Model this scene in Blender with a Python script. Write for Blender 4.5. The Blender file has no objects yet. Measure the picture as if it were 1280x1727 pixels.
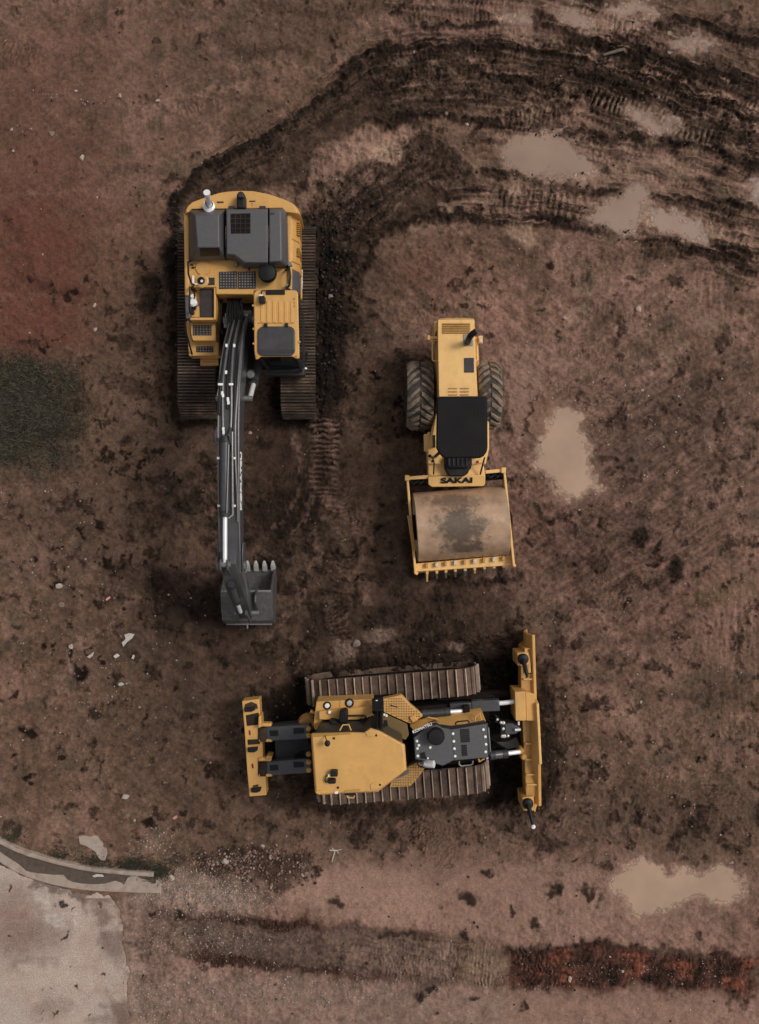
import bpy, bmesh, math, random
import numpy as np
from mathutils import Vector, Matrix

scene = bpy.context.scene
COL = scene.collection
R = math.radians

# ------------------------------------------------------------------ camera
D = 20.0            # camera height above the ground, metres
PPM = 74.0          # photo pixels per metre at ground level (1280 x 1727 photo)
cam = bpy.data.cameras.new('camera')
camo = bpy.data.objects.new('camera', cam)
COL.objects.link(camo)
camo.location = (0, 0, D)
camo.rotation_euler = (0, 0, 0)
cam.sensor_fit = 'VERTICAL'
cam.angle = 2 * math.atan((1727 / 2 / PPM) / D)
cam.clip_start = 0.1
cam.clip_end = 2000
scene.camera = camo

# ------------------------------------------------------------------ overcast daylight
SUN_EL, SUN_AZ = R(52), R(68)          # azimuth clockwise from +Y (north)
w = bpy.data.worlds.new('World')
scene.world = w
w.use_nodes = True
nt = w.node_tree
bg = nt.nodes['Background']
sky = nt.nodes.new('ShaderNodeTexSky')
sky.sky_type = 'NISHITA'
sky.sun_disc = False
sky.sun_elevation = SUN_EL
sky.sun_rotation = SUN_AZ
sky.dust_density = 4.0
sky.air_density = 1.0
sky.ozone_density = 1.0
hs = nt.nodes.new('ShaderNodeHueSaturation')
hs.inputs['Saturation'].default_value = 0.12    # cloud cover: a grey sky
nt.links.new(sky.outputs[0], hs.inputs['Color'])
nt.links.new(hs.outputs[0], bg.inputs[0])
bg.inputs[1].default_value = 0.108
sl = bpy.data.lights.new('sun', 'SUN')
sl.energy = 1.45
sl.angle = R(14)
sl.color = (1.0, 0.93, 0.84)
slo = bpy.data.objects.new('sun', sl)
COL.objects.link(slo)
sd = Vector((math.sin(SUN_AZ) * math.cos(SUN_EL), math.cos(SUN_AZ) * math.cos(SUN_EL), math.sin(SUN_EL)))
slo.rotation_euler = sd.to_track_quat('Z', 'Y').to_euler()
scene.view_settings.view_transform = 'Standard'
scene.view_settings.look = 'None'
scene.view_settings.gamma = 1
scene.view_settings.exposure = -0.08

# ------------------------------------------------------------------ helpers
def P(px, py, h=0.0):
    f = (D - h) / D / PPM
    return Vector(((px - 640) * f, (863.5 - py) * f, h))

def crop(s, ox, oy):
    return lambda x, y: (ox + x / s, oy + y / s)

def tag(o, label=None, cat=None, group=None, kind=None):
    if label: o['label'] = label
    if cat: o['category'] = cat
    if group: o['group'] = group
    if kind: o['kind'] = kind
    return o

def thing(name, label, cat, loc, group=None):
    o = bpy.data.objects.new(name, None)
    o.empty_display_size = 0.3
    COL.objects.link(o)
    o.location = loc
    return tag(o, label, cat, group)

def top_of(o):
    while o.parent: o = o.parent
    return o

EACH = {'lifting_eye', 'boom_nose_plate', 'cylinder_gland', 'cylinder_bracket', 'console_bracket', 'bucket_link', 'ear', 'hinge', 'hatch_hinge', 'rail_bracket', 'hood_latch',
        'hose_fitting', 'roof_bolt', 'hood_bolt', 'post_bolt', 'mount_bolt', 'switch', 'hydraulic_hose', 'arm_pin', 'pipe_clamp', 'ripper_pin', 'clevis_plate', 'valve', 'roof_rib', 'bracket', 'console_rib'}
class MB:
    def __init__(s): s.v = []; s.f = []
    def add(s, vs, fs):
        b = len(s.v)
        s.v += [tuple(v) for v in vs]
        s.f += [tuple(b + i for i in f) for f in fs]
        return s
    def loft(s, rings, caps=True, closed=True):
        n = len(rings[0]); vs = []; fs = []
        for r in rings: vs += list(r)
        for k in range(len(rings) - 1):
            for i in range(n if closed else n - 1):
                j = (i + 1) % n
                fs.append((k*n+i, k*n+j, (k+1)*n+j, (k+1)*n+i))
        if caps:
            fs.append(tuple(range(n))[::-1])
            fs.append(tuple((len(rings)-1)*n + i for i in range(n)))
        return s.add(vs, fs)
    def prism(s, pts, h, zb):
        """polygon traced at height h, vertical walls down to zb"""
        t = [P(x, y, h) for x, y in pts]
        return s.loft([[Vector((p.x, p.y, zb)) for p in t], t])
    def slab(s, pts, z0, z1):
        """world xy polygon"""
        return s.loft([[Vector((x, y, z0)) for x, y in pts], [Vector((x, y, z1)) for x, y in pts]])
    def quadbox(s, pts_top, pts_bot):
        return s.loft([pts_bot, pts_top])
    def box(s, c, size, M=None):
        c = Vector(c); hx, hy, hz = (q / 2 for q in size)
        vs = [Vector((x, y, z)) for z in (-hz, hz) for y in (-hy, hy) for x in (-hx, hx)]
        if M is not None: vs = [M @ v for v in vs]
        vs = [v + c for v in vs]
        return s.add(vs, [(0,2,3,1),(4,5,7,6),(0,1,5,4),(2,6,7,3),(0,4,6,2),(1,3,7,5)])
    def bar(s, a, b, wd, th, up=(0,0,1)):
        a = Vector(a); b = Vector(b); d = (b - a).normalized(); up = Vector(up)
        sx = d.cross(up)
        if sx.length < 1e-4: sx = d.cross(Vector((0, 1, 0)))
        sx.normalize(); u = sx.cross(d)
        rg = lambda p: [p + sx*wd/2 + u*th/2, p - sx*wd/2 + u*th/2, p - sx*wd/2 - u*th/2, p + sx*wd/2 - u*th/2]
        return s.loft([rg(a), rg(b)])
    def tube(s, path, r, n=10):
        path = [Vector(p) for p in path]; rings = []
        rs = r if isinstance(r, (list, tuple)) else [r] * len(path)
        t0 = (path[1] - path[0]).normalized()
        nrm = t0.orthogonal().normalized()
        for i, p in enumerate(path):
            if i == 0: t = t0
            elif i == len(path) - 1: t = (path[i] - path[i-1]).normalized()
            else: t = ((path[i] - path[i-1]).normalized() + (path[i+1] - path[i]).normalized()).normalized()
            nrm = (nrm - t * nrm.dot(t)).normalized()
            bn = t.cross(nrm)
            rings.append([p + (nrm*math.cos(a) + bn*math.sin(a)) * rs[i] for a in [2*math.pi*k/n for k in range(n)]])
        return s.loft(rings)
    def cyl(s, a, b, r, n=20): return s.tube([a, b], r, n)
    def lathe(s, c, prof, n=24, axis=(0,0,1)):
        """prof: list of (radius, distance along axis)"""
        ax = Vector(axis).normalized(); u = ax.orthogonal().normalized(); v = ax.cross(u); c = Vector(c)
        return s.loft([[c + ax*z + (u*math.cos(a) + v*math.sin(a))*max(r, 1e-4) for a in [2*math.pi*k/n for k in range(n)]] for r, z in prof])
    def pieces(s):
        par = list(range(len(s.v)))
        def fd(i):
            while par[i] != i: par[i] = par[par[i]]; i = par[i]
            return i
        for f in s.f:
            for j in f[1:]: par[fd(j)] = fd(f[0])
        gr = {}
        for f in s.f: gr.setdefault(fd(f[0]), []).append(f)
        out = []
        for fs in gr.values():
            ids = sorted({i for f in fs for i in f}); mp = {k: n for n, k in enumerate(ids)}
            m = MB(); m.v = [s.v[i] for i in ids]; m.f = [tuple(mp[i] for i in f) for f in fs]; out.append(m)
        return out
    def build(s, name, mat, parent=None, bevel=0.0, smooth=40, seg=2):
        if name in EACH:                       # every piece of these kinds is a part of its own
            ps = s.pieces()
            if len(ps) > 1: return [p.build(name, mat, parent, bevel, smooth, seg) for p in ps][0]
        me = bpy.data.meshes.new(name)
        base = top_of(parent).location if parent else Vector((0, 0, 0))
        me.from_pydata([tuple(Vector(v) - base) for v in s.v], [], s.f)
        bm = bmesh.new(); bm.from_mesh(me)
        bmesh.ops.recalc_face_normals(bm, faces=bm.faces)
        bm.to_mesh(me); bm.free()
        me.materials.append(mat)
        o = bpy.data.objects.new(name, me)
        COL.objects.link(o)
        if parent: o.parent = parent
        if smooth:
            me.polygons.foreach_set('use_smooth', [True] * len(me.polygons))
            me.set_sharp_from_angle(angle=R(smooth))
        if bevel:
            m = o.modifiers.new('bevel', 'BEVEL')
            m.width = bevel; m.segments = seg; m.limit_method = 'ANGLE'; m.angle_limit = R(35)
        return o

def text_obj(name, body, size, M, mat, parent, extrude=0.003, offset=0.0, sx=1.0):
    cu = bpy.data.curves.new(name, 'FONT')
    cu.body = body; cu.size = size; cu.extrude = extrude; cu.offset = offset
    cu.align_x = 'CENTER'; cu.align_y = 'CENTER'
    tmp = bpy.data.objects.new(name + '_tmp', cu)
    COL.objects.link(tmp)
    dg = bpy.context.evaluated_depsgraph_get()
    me = bpy.data.meshes.new_from_object(tmp.evaluated_get(dg))
    bpy.data.objects.remove(tmp); bpy.data.curves.remove(cu)
    base = top_of(parent).location
    me.transform(Matrix.Translation(-base) @ M @ Matrix.Diagonal((sx, 1, 1, 1)))
    me.materials.clear(); me.materials.append(mat)
    o = bpy.data.objects.new(name, me)
    COL.objects.link(o); o.parent = parent
    return o

def clone(o, name, parent, loc, rot=None):
    c = o.copy()
    c.name = name
    COL.objects.link(c); c.parent = parent; c.location = loc
    if rot is not None: c.rotation_euler = rot
    return c

# ------------------------------------------------------------------ materials
def mk(name, col, rough=0.5, metal=0.0, var=0.12, vscale=6.0, dirt=0.0, dcol=(0.085, 0.058, 0.04), dscale=3.0, orand=0.0, world=False, spl=0.0,
       bump=0.0, bscale=40.0, spec=0.5, coat=0.0):
    m = bpy.data.materials.new(name); m.use_nodes = True
    nt = m.node_tree; N = nt.nodes; L = nt.links; b = N['Principled BSDF']
    b.inputs['Roughness'].default_value = rough
    b.inputs['Metallic'].default_value = metal
    b.inputs['Specular IOR Level'].default_value = spec
    if coat: b.inputs['Coat Weight'].default_value = coat
    tc = N.new('ShaderNodeNewGeometry') if world else N.new('ShaderNodeTexCoord')
    tco = tc.outputs['Position'] if world else tc.outputs['Object']
    n1 = N.new('ShaderNodeTexNoise'); n1.inputs['Scale'].default_value = vscale; n1.inputs['Detail'].default_value = 6
    n1.inputs['Roughness'].default_value = 0.65
    L.new(tco, n1.inputs['Vector'])
    mr = N.new('ShaderNodeMapRange')
    mr.inputs[1].default_value = 0.3; mr.inputs[2].default_value = 0.7
    mr.inputs[3].default_value = 1 - var; mr.inputs[4].default_value = 1 + var
    L.new(n1.outputs[0], mr.inputs[0])
    mx = N.new('ShaderNodeMix'); mx.data_type = 'RGBA'; mx.blend_type = 'MULTIPLY'; mx.inputs[0].default_value = 1
    mx.inputs[6].default_value = (*col, 1)
    L.new(mr.outputs[0], mx.inputs[7])
    out = mx.outputs[2]
    if orand:                                   # every shoe of a track a little different
        oi = N.new('ShaderNodeObjectInfo'); mo = N.new('ShaderNodeMapRange'); mo.inputs[3].default_value = 1 - orand; mo.inputs[4].default_value = 1 + orand
        L.new(oi.outputs['Random'], mo.inputs[0])
        m0 = N.new('ShaderNodeMix'); m0.data_type = 'RGBA'; m0.blend_type = 'MULTIPLY'; m0.inputs[0].default_value = 1
        L.new(out, m0.inputs[6]); L.new(mo.outputs[0], m0.inputs[7]); out = m0.outputs[2]
    if dirt:
        n2 = N.new('ShaderNodeTexNoise'); n2.inputs['Scale'].default_value = dscale; n2.inputs['Detail'].default_value = 9
        n2.inputs['Roughness'].default_value = 0.72
        L.new(tco, n2.inputs['Vector'])
        r2 = N.new('ShaderNodeMapRange'); r2.inputs[1].default_value = 0.62 - 0.3*dirt; r2.inputs[2].default_value = 0.82 - 0.25*dirt
        r2.inputs[3].default_value = 0; r2.inputs[4].default_value = min(1, 0.35 + dirt)
        L.new(n2.outputs[0], r2.inputs[0])
        m2 = N.new('ShaderNodeMix'); m2.data_type = 'RGBA'
        m2.inputs[7].default_value = (*dcol, 1)
        L.new(r2.outputs[0], m2.inputs[0]); L.new(out, m2.inputs[6])
        out = m2.outputs[2]
        r3 = N.new('ShaderNodeMapRange'); r3.inputs[3].default_value = rough; r3.inputs[4].default_value = 0.9
        L.new(r2.outputs[0], r3.inputs[0]); L.new(r3.outputs[0], b.inputs['Roughness'])
        if metal:
            r4 = N.new('ShaderNodeMapRange'); r4.inputs[3].default_value = metal; r4.inputs[4].default_value = 0
            L.new(r2.outputs[0], r4.inputs[0]); L.new(r4.outputs[0], b.inputs['Metallic'])
    if spl:                                     # specks and smears of splashed mud
        for sc_, lo, hi, k in ((26, .63, .72, .75), (3.2, .56, .78, .45)):
            n4 = N.new('ShaderNodeTexNoise'); n4.inputs['Scale'].default_value = sc_; n4.inputs['Detail'].default_value = 7; n4.inputs['Roughness'].default_value = .7
            mp = N.new('ShaderNodeMapping'); mp.inputs['Scale'].default_value = (1, .45, 1) if sc_ < 10 else (1, 1, 1); mp.inputs['Rotation'].default_value = (0, 0, .5)
            L.new(tco, mp.inputs['Vector']); L.new(mp.outputs[0], n4.inputs['Vector'])
            r5 = N.new('ShaderNodeMapRange'); r5.inputs[1].default_value = lo; r5.inputs[2].default_value = hi; r5.inputs[3].default_value = 0; r5.inputs[4].default_value = k*spl
            L.new(n4.outputs[0], r5.inputs[0])
            m5 = N.new('ShaderNodeMix'); m5.data_type = 'RGBA'; m5.inputs[7].default_value = (0.17, 0.105, 0.062, 1)
            L.new(r5.outputs[0], m5.inputs[0]); L.new(out, m5.inputs[6]); out = m5.outputs[2]
    L.new(out, b.inputs['Base Color'])
    if bump:
        n3 = N.new('ShaderNodeTexNoise'); n3.inputs['Scale'].default_value = bscale; n3.inputs['Detail'].default_value = 5
        L.new(tco, n3.inputs['Vector'])
        bp = N.new('ShaderNodeBump'); bp.inputs['Strength'].default_value = bump; bp.inputs['Distance'].default_value = 0.02
        L.new(n3.outputs[0], bp.inputs['Height']); L.new(bp.outputs[0], b.inputs['Normal'])
    return m

YEL = mk('yellow_paint', (0.61, 0.335, 0.102), 0.42, spl=.75, dirt=0.2, dcol=(0.34, 0.20, 0.085), dscale=4.5, var=0.09, vscale=3, bump=0.02, bscale=8)
YEL2 = mk('roller_paint', (0.77, 0.46, 0.165), 0.45, spl=.7, dirt=0.2, dcol=(0.36, 0.235, 0.12), dscale=4.5, var=0.09, vscale=3, bump=0.02, bscale=8)
YELD = mk('worn_yellow_paint', (0.47, 0.245, 0.065), 0.5, spl=1.0, dirt=0.32, dcol=(0.17, 0.105, 0.055), var=0.12, dscale=5)
YELV = mk('deep_yellow_grille', (0.36, 0.19, 0.035), 0.5, var=0.1)
GREY = mk('charcoal_panel', (0.083, 0.079, 0.084), 0.5, spl=.3, dirt=0.1, dcol=(0.12, 0.1, 0.085), var=0.1, vscale=12)
GREYD = mk('dark_grey_panel', (0.034, 0.033, 0.035), 0.5, var=0.2, spec=.3)
PIPE = mk('grey_steel_pipe', (0.13, 0.127, 0.13), 0.35, metal=.3, var=.2)
BOOM = mk('boom_grey_paint', (0.066, 0.065, 0.070), 0.3, dirt=0.18, dcol=(0.075, 0.06, 0.05), var=0.15, dscale=4)
BLACK = mk('black_rubber', (0.011, 0.0105, 0.011), 0.5, var=0.3, dirt=0.08, dcol=(0.03, 0.023, 0.018), spec=.25)
BLACKP = mk('black_canopy_paint', (0.0105, 0.009, 0.0095), 0.6, var=0.25, vscale=3, dirt=0.12, dcol=(0.02, 0.017, 0.016), dscale=2, spec=.12)
STEEL = mk('worn_steel', (0.22, 0.212, 0.21), 0.42, metal=0.5, dirt=0.3, dcol=(0.10, 0.075, 0.058), var=0.25, vscale=14, dscale=5)
BRIGHT = mk('tooth_steel', (0.55, 0.53, 0.5), 0.4, metal=0.4, dirt=0.3, dcol=(0.2, 0.15, 0.12), var=0.2, vscale=20, dscale=9)
CHROME = mk('chrome', (0.9, 0.89, 0.9), 0.32, metal=0.35, var=0.04)
WHITE = mk('white_paint', (0.82, 0.8, 0.77), 0.5, var=0.06)
MUDST = mk('muddy_track_steel', (0.044, 0.028, 0.0195), 0.75, var=0.4, vscale=5, dirt=0.5, dcol=(0.02, 0.012, 0.008), dscale=3, orand=.45, spec=.2, world=True, bump=0.6, bscale=30)
MUDST2 = mk('dusty_track_steel', (0.082, 0.05, 0.035), 0.65, var=0.5, vscale=5, dirt=0.45, dcol=(0.20, 0.13, 0.095), dscale=3.2, orand=.4, spec=.3, world=True, bump=0.5, bscale=30)
MUDDK = mk('muddy_underframe', (0.013, 0.009, 0.007), 0.85, var=0.4, dirt=0.3, dcol=(0.03, 0.02, 0.014), spec=.15)
RIB = mk('worn_grouser_edge', (0.12, 0.08, 0.058), 0.65, var=0.6, vscale=2, dirt=0.85, dcol=(0.03, 0.019, 0.013), dscale=2.6, orand=.5, world=True)
RIB2 = mk('polished_grouser_edge', (0.34, 0.25, 0.19), 0.5, var=0.4, vscale=4, dirt=0.35, dcol=(0.12, 0.08, 0.06), dscale=2.6, orand=.3, world=True)
LUG = mk('muddy_tyre_lug', (0.32, 0.235, 0.165), 0.85, var=0.5, vscale=5, dirt=0.75, dcol=(0.05, 0.04, 0.034), dscale=5, bump=.7, bscale=30)
TYRE = mk('muddy_tyre', (0.036, 0.031, 0.028), 0.8, var=0.3, dirt=0.5, dcol=(0.2, 0.14, 0.095), dscale=3.5, bump=0.6, bscale=35)
GLASS = mk('dark_glass', (0.012, 0.013, 0.012), 0.12, var=0.3, vscale=3, spec=0.6)
TINT = mk('tinted_hatch', (0.05, 0.047, 0.05), 0.25, var=0.25, vscale=4)
RED = mk('red_reflector', (0.22, 0.008, 0.006), 0.4)
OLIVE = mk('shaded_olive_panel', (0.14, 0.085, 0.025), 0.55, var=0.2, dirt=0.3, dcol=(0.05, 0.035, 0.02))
MESH = mk('dirty_screen', (0.03, 0.022, 0.02), 0.7, var=0.4, vscale=8, dirt=0.35, dcol=(0.06, 0.035, 0.025), dscale=7)
PINK = mk('pink_litter', (0.6, 0.28, 0.25), 0.6)
CONC = mk('pale_concrete', (0.35, 0.275, 0.225), 0.88, var=0.16, vscale=7, dirt=0.42, dcol=(0.16, 0.108, 0.082), dscale=3.2, bump=0.4, bscale=60)
PAPER = mk('dirty_paper', (0.5, 0.45, 0.40), 0.8, var=.2, dirt=.3, dcol=(.25,.18,.14), dscale=9)
STONE = mk('pale_stone', (0.40, 0.33, 0.275), 0.85, var=0.25, vscale=10, bump=0.5, bscale=40)
STONEB = mk('grey_brown_stone', (0.2, 0.155, 0.13), 0.85, var=0.3, vscale=10, bump=0.5, bscale=40)
WOOD = mk('weathered_wood', (0.19, 0.145, 0.11), 0.85, var=0.3, vscale=15)
# ------------------------------------------------------------------ ground: one sheet, fine in view, coarse to the horizon
rng = np.random.default_rng(7)
_ang = rng.random((256, 256)) * 2 * np.pi
_GX, _GY = np.cos(_ang).astype(np.float32), np.sin(_ang).astype(np.float32)

def perlin(x, y, seed=0):
    x = x + seed * 17.31; y = y + seed * 41.77
    xi = np.floor(x).astype(np.int32); yi = np.floor(y).astype(np.int32)
    fx = (x - xi).astype(np.float32); fy = (y - yi).astype(np.float32)
    def g(ix, iy, dx, dy):
        a, b = ix & 255, iy & 255
        return _GX[a, b] * dx + _GY[a, b] * dy
    u = fx*fx*fx*(fx*(fx*6-15)+10); v = fy*fy*fy*(fy*(fy*6-15)+10)
    n0 = g(xi, yi, fx, fy); n1 = g(xi+1, yi, fx-1, fy); n2 = g(xi, yi+1, fx, fy-1); n3 = g(xi+1, yi+1, fx-1, fy-1)
    return ((n0 + u*(n1-n0)) + v*((n2 + u*(n3-n2)) - (n0 + u*(n1-n0)))) * 1.5

def fbm(x, y, o, seed=0, gain=0.55):
    t = 0; a = 1.0; s = 0
    for k in range(o):
        t = t + a * perlin(x * 2.03**k, y * 2.03**k, seed + k); s += a*a; a *= gain
    return t / math.sqrt(s) * 1.35

def SS(t): t = np.clip(t, 0, 1); return t*t*(3-2*t)

STEP = 0.021
def axis(lim):
    n = int(round(2*lim/STEP)); f = np.linspace(-lim, lim, n+1)
    o = []; d = STEP; p = lim
    while p < 420: d *= 1.32; p += d; o.append(p)
    o = np.array(o)
    return np.concatenate([-o[::-1], f, o])
ax_, ay_ = axis(9.3), axis(12.4)
X, Y = np.meshgrid(ax_, ay_)
X = X.astype(np.float32); Y = Y.astype(np.float32)
PX = 640 + X*PPM; PY = 863.5 - Y*PPM
F = lambda s, o, seed, gain=0.55: fbm(PX/s, PY/s, o, seed, gain)
big, mid, sml, fin = F(250, 3, 1), F(75, 4, 5), F(20, 4, 9), F(6.5, 3, 13)
wx, wy = F(60, 3, 21)*9 + F(13, 3, 25)*5, F(60, 3, 31)*9 + F(13, 3, 35)*5
PXw, PYw = PX + wx, PY + wy

def c3(*c): return np.array(c, np.float32)
TAN, ROSE, DARK, CLAY = c3(.140,.088,.061), c3(.200,.121,.097), c3(.0120,.0070,.0045), c3(.125,.050,.036)
MUDB = c3(.046,.029,.020)
OLIVE_S = c3(.104,.076,.054)
WETG, PALE, GREYB, OCHRE = c3(.205,.130,.101), c3(.36,.255,.185), c3(.235,.165,.135), c3(.175,.115,.07)

def field(default, blobs):
    f = np.full(X.shape, default, np.float32)
    for px, py, rx, ry, rot, v in blobs:
        c, s = math.cos(R(rot)), math.sin(R(rot))
        dx, dy = PX + wx*1.5 - px, PY + wy*1.5 - py
        f += v * np.exp(-((dx*c+dy*s)/rx)**2 - ((-dx*s+dy*c)/ry)**2)
    return f

class Hit: pass
def near(pts, pad, closed=False, warp=1.0):
    """window + distance (signed inside<0 if closed) + along-coordinate + side, in photo pixels"""
    p = np.array(pts, np.float32)
    q = pad + 45
    ix = np.where((640+ax_*PPM > p[:,0].min()-q) & (640+ax_*PPM < p[:,0].max()+q))[0]
    iy = np.where((863.5-ay_*PPM > p[:,1].min()-q) & (863.5-ay_*PPM < p[:,1].max()+q))[0]
    if len(ix) == 0 or len(iy) == 0: return None
    sl = (slice(iy[0], iy[-1]+1), slice(ix[0], ix[-1]+1))
    x = PX[sl] + wx[sl]*warp; y = PY[sl] + wy[sl]*warp
    d = np.full(x.shape, 1e9, np.float32); s = np.zeros_like(d); sd = np.zeros_like(d); ins = np.zeros(x.shape, bool)
    acc = 0
    n = len(p)
    for i in range(n if closed else n-1):
        a, b = p[i], p[(i+1) % n]
        e = b - a; L = float(np.hypot(*e)) + 1e-6
        t = np.clip(((x-a[0])*e[0] + (y-a[1])*e[1]) / L**2, 0, 1)
        dd = np.hypot(x-a[0]-t*e[0], y-a[1]-t*e[1])
        cr = ((x-a[0])*e[1] - (y-a[1])*e[0]) / L
        m = dd < d
        d = np.where(m, dd, d); s = np.where(m, acc + t*L, s); sd = np.where(m, np.sign(cr)*dd, sd)
        acc += L
        if closed:
            c = ((a[1] > y) != (b[1] > y)) & (x < (b[0]-a[0])*(y-a[1])/(b[1]-a[1]+1e-9) + a[0])
            ins ^= c
    h = Hit(); h.sl = sl; h.d = np.where(ins, -d, d); h.s = s; h.side = sd; h.L = acc
    return h

# --- where the dark wet clods lie
dk = field(0.31, [
 (140,180,260,210,0,-.30),(80,430,120,140,0,-.18),(420,120,150,90,0,-.08),
 (560,500,52,150,5,.50),(585,640,40,90,0,.28),(560,330,70,45,-35,.45),(300,400,26,110,0,.42),(240,505,42,55,0,.30),(225,650,70,70,0,.10),
 (280,620,70,60,0,.22),(470,850,120,130,0,.30),(330,860,120,90,0,.22),(330,1010,120,50,0,.30),(520,980,60,80,0,.30),
 (600,860,80,200,0,.04),(690,1000,130,70,0,.25),(760,1090,130,50,0,.35),(850,1180,60,90,0,.55),(480,1240,110,120,0,.35),(620,1120,120,40,0,.25),
 (700,1390,200,40,0,.30),(860,1330,70,80,0,.25),(940,1250,50,140,0,.20),(1150,1385,130,45,0,.42),(1010,1330,90,60,0,.2),
 (730,270,95,85,20,.38),(640,340,70,60,-30,.35),(720,130,90,60,0,.42),(900,170,150,45,10,.30),(1100,110,150,60,15,.34),(1240,230,80,80,15,.25),(1230,60,80,60,0,.1),
 (700,440,90,60,-30,-.10),(860,430,140,50,0,-.15),(1000,500,150,70,0,-.12),(640,530,40,60,0,-.1),
 (1080,700,150,110,-30,.06),(1150,930,150,120,-30,.10),(900,640,70,90,0,-.25),(960,960,90,90,0,-.02),
 (100,1560,170,130,0,-.6),(560,1490,120,40,0,-.40),(760,1490,150,60,0,-.30),(900,1700,400,50,0,-.5),(1000,1560,250,35,0,-.32),(1150,1500,150,40,0,-.3),
 (130,1000,130,120,0,-.02),(90,1250,150,120,0,-.06),(250,1300,120,110,0,.0),(420,1690,200,60,0,-.3),(350,1500,120,40,0,-.25)])
redf = field(0, [(40,490,100,120,0,.7),(20,330,140,160,0,.42),(140,420,150,160,0,.32),(60,180,140,120,0,.2),(430,1130,70,40,0,.42),(60,560,80,40,0,.4),(1150,1000,110,110,0,.16),(850,560,110,120,0,.18),
 (960,900,130,110,0,.2),(720,460,80,50,0,.28),(270,1560,60,40,0,.4),(150,80,170,90,0,.22),(40,1180,60,60,0,.1),(1270,1570,40,40,0,.25),(330,1080,60,40,0,.15)])
rosef = field(.25, [(1000,700,330,330,0,.5),(1000,1000,330,200,0,.35),(900,1600,500,140,0,.7),(150,150,250,200,0,.35),(350,1650,300,90,0,.6),(250,600,160,200,0,-.2),(300,1250,250,200,0,-.25)])
wetf = field(0, [(880,660,55,110,10,.75),(700,370,90,25,-10,.35),(1000,250,180,40,8,.55),(1150,280,120,30,10,.5),(900,350,160,25,8,.4),(640,250,90,40,-25,.5),(820,60,140,28,2,.3),
 (560,1490,110,45,0,.85),(760,1500,160,60,0,.75),(990,1510,160,50,0,.8),(700,1470,250,30,0,.5),(940,640,70,60,0,.35),(1080,1560,220,30,0,.5),(800,1560,120,40,0,.6),(1000,1700,400,40,0,.7),(620,1580,80,40,0,.4)])
rough_amp = field(1.0, [(560,500,60,150,0,.7),(900,170,300,110,10,.5),(100,1560,170,130,0,-.8),(700,1490,250,60,0,-.55),(140,200,260,200,0,-.35),(900,1700,400,50,0,-.5)])
rough_amp = np.clip(rough_amp, .2, 2)

# --- colour and relief
v = np.clip(1 + .20*mid + .15*sml + .18*fin + .10*big, .35, 2)[..., None]
hue = F(48, 4, 71); patch = F(110, 4, 75)
col = TAN + (ROSE - TAN) * np.clip(rosef + .3*mid, 0, 1)[..., None]
col += (OLIVE_S - col) * (SS((hue - .1)/.9)*.8)[..., None]
col = col * v * (1 + .16*SS((patch-.2)/.6) - .16*SS((-patch-.2)/.6))[..., None]
col += (CLAY - col) * (np.clip(redf*(1 + .35*mid + .3*sml), 0, .9))[..., None]
col += (WETG*(1 + .08*sml[..., None]) - col) * (np.clip(wetf*(1+.5*sml), 0, .85))[..., None]
# broad damp zones: darker and greyer soil where the machines have worked
damp = np.clip(field(0, [(250,150,330,230,0,.2),(480,40,160,60,0,.28),(1000,1700,420,60,0,.18),(420,1700,200,40,0,.15),(1230,1250,80,140,0,.15),(620,820,120,270,0,.85),(430,830,120,170,0,.5),(300,880,190,200,0,.55),(360,1050,120,60,0,.4),(560,560,70,200,0,.5),(780,1010,110,50,0,.4),(1060,820,170,170,-20,.3),(1190,640,110,120,0,.22),(500,1130,260,150,0,.68),(760,1130,170,100,0,.68),(870,1250,80,140,0,.5),(250,1250,240,150,0,.34),(640,1400,330,60,0,.45),(900,1300,120,90,0,.3),(1130,1390,170,70,0,.55),
 (230,600,90,130,0,.35),(100,900,150,150,0,.26),(1050,930,220,140,-30,.28),(1090,720,120,120,0,.22),(600,470,70,140,0,.4),(1150,1150,150,120,0,.18),(560,60,120,60,0,.2),(1200,80,150,80,0,.4),(350,120,90,40,0,.12)]), 0, .95)
damp *= .92*np.clip(1 + .45*mid + .35*patch, .3, 1.6)
col += (c3(.050,.0335,.0245)*(1+.3*sml[..., None]) - col) * np.clip(damp, 0, .9)[..., None]
# scraped and smeared streaks in three directions
def streak(a, s1, s2, seed):
    c, s = math.cos(R(a)), math.sin(R(a))
    return fbm((PX*c+PY*s)/s1, (-PX*s+PY*c)/s2, 4, seed)
k1 = np.clip(field(0, [(1100,760,220,200,0,1.1),(1000,980,170,140,0,.9)]), 0, 1)
k2 = np.clip(field(0, [(780,560,150,160,0,.5),(930,870,120,120,0,.7),(1180,560,140,110,0,.5)]), 0, 1)
k3 = np.clip(field(0, [(1245,1100,60,130,0,1),(1190,500,90,50,0,.8),(1010,470,70,30,0,.6),(220,205,60,40,0,.6),(930,30,120,60,0,.3),(900,345,90,35,0,.8),(1110,1390,120,60,0,.6),(700,1610,120,60,0,.8)]), 0, 1)
st1, st2, st3 = streak(-32, 46, 8, 51), streak(38, 44, 8, 55), streak(90, 55, 7, 59)
stk = st1*(.34 + .8*k1)*(1-k3) + st2*(.30 + .7*k2)*(1-k3) + st3*k3*1.1
col *= np.clip(1 + .27*stk, .3, 1.9)[..., None]
cl = F(34, 5, 41, .62)*.85 + mid*.25 + .22*stk
M = SS((cl + .22*patch - (0.84 - dk*1.42)) / 0.36)
cl2 = F(11, 4, 45, .6)
M2 = SS((cl2 - (1.25 - dk*1.0 - .35*patch)) / 0.3)
M3 = SS((F(7.5, 3, 91, .6) - (1.15 - dk*.75 - .3*patch))/.3)
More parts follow.
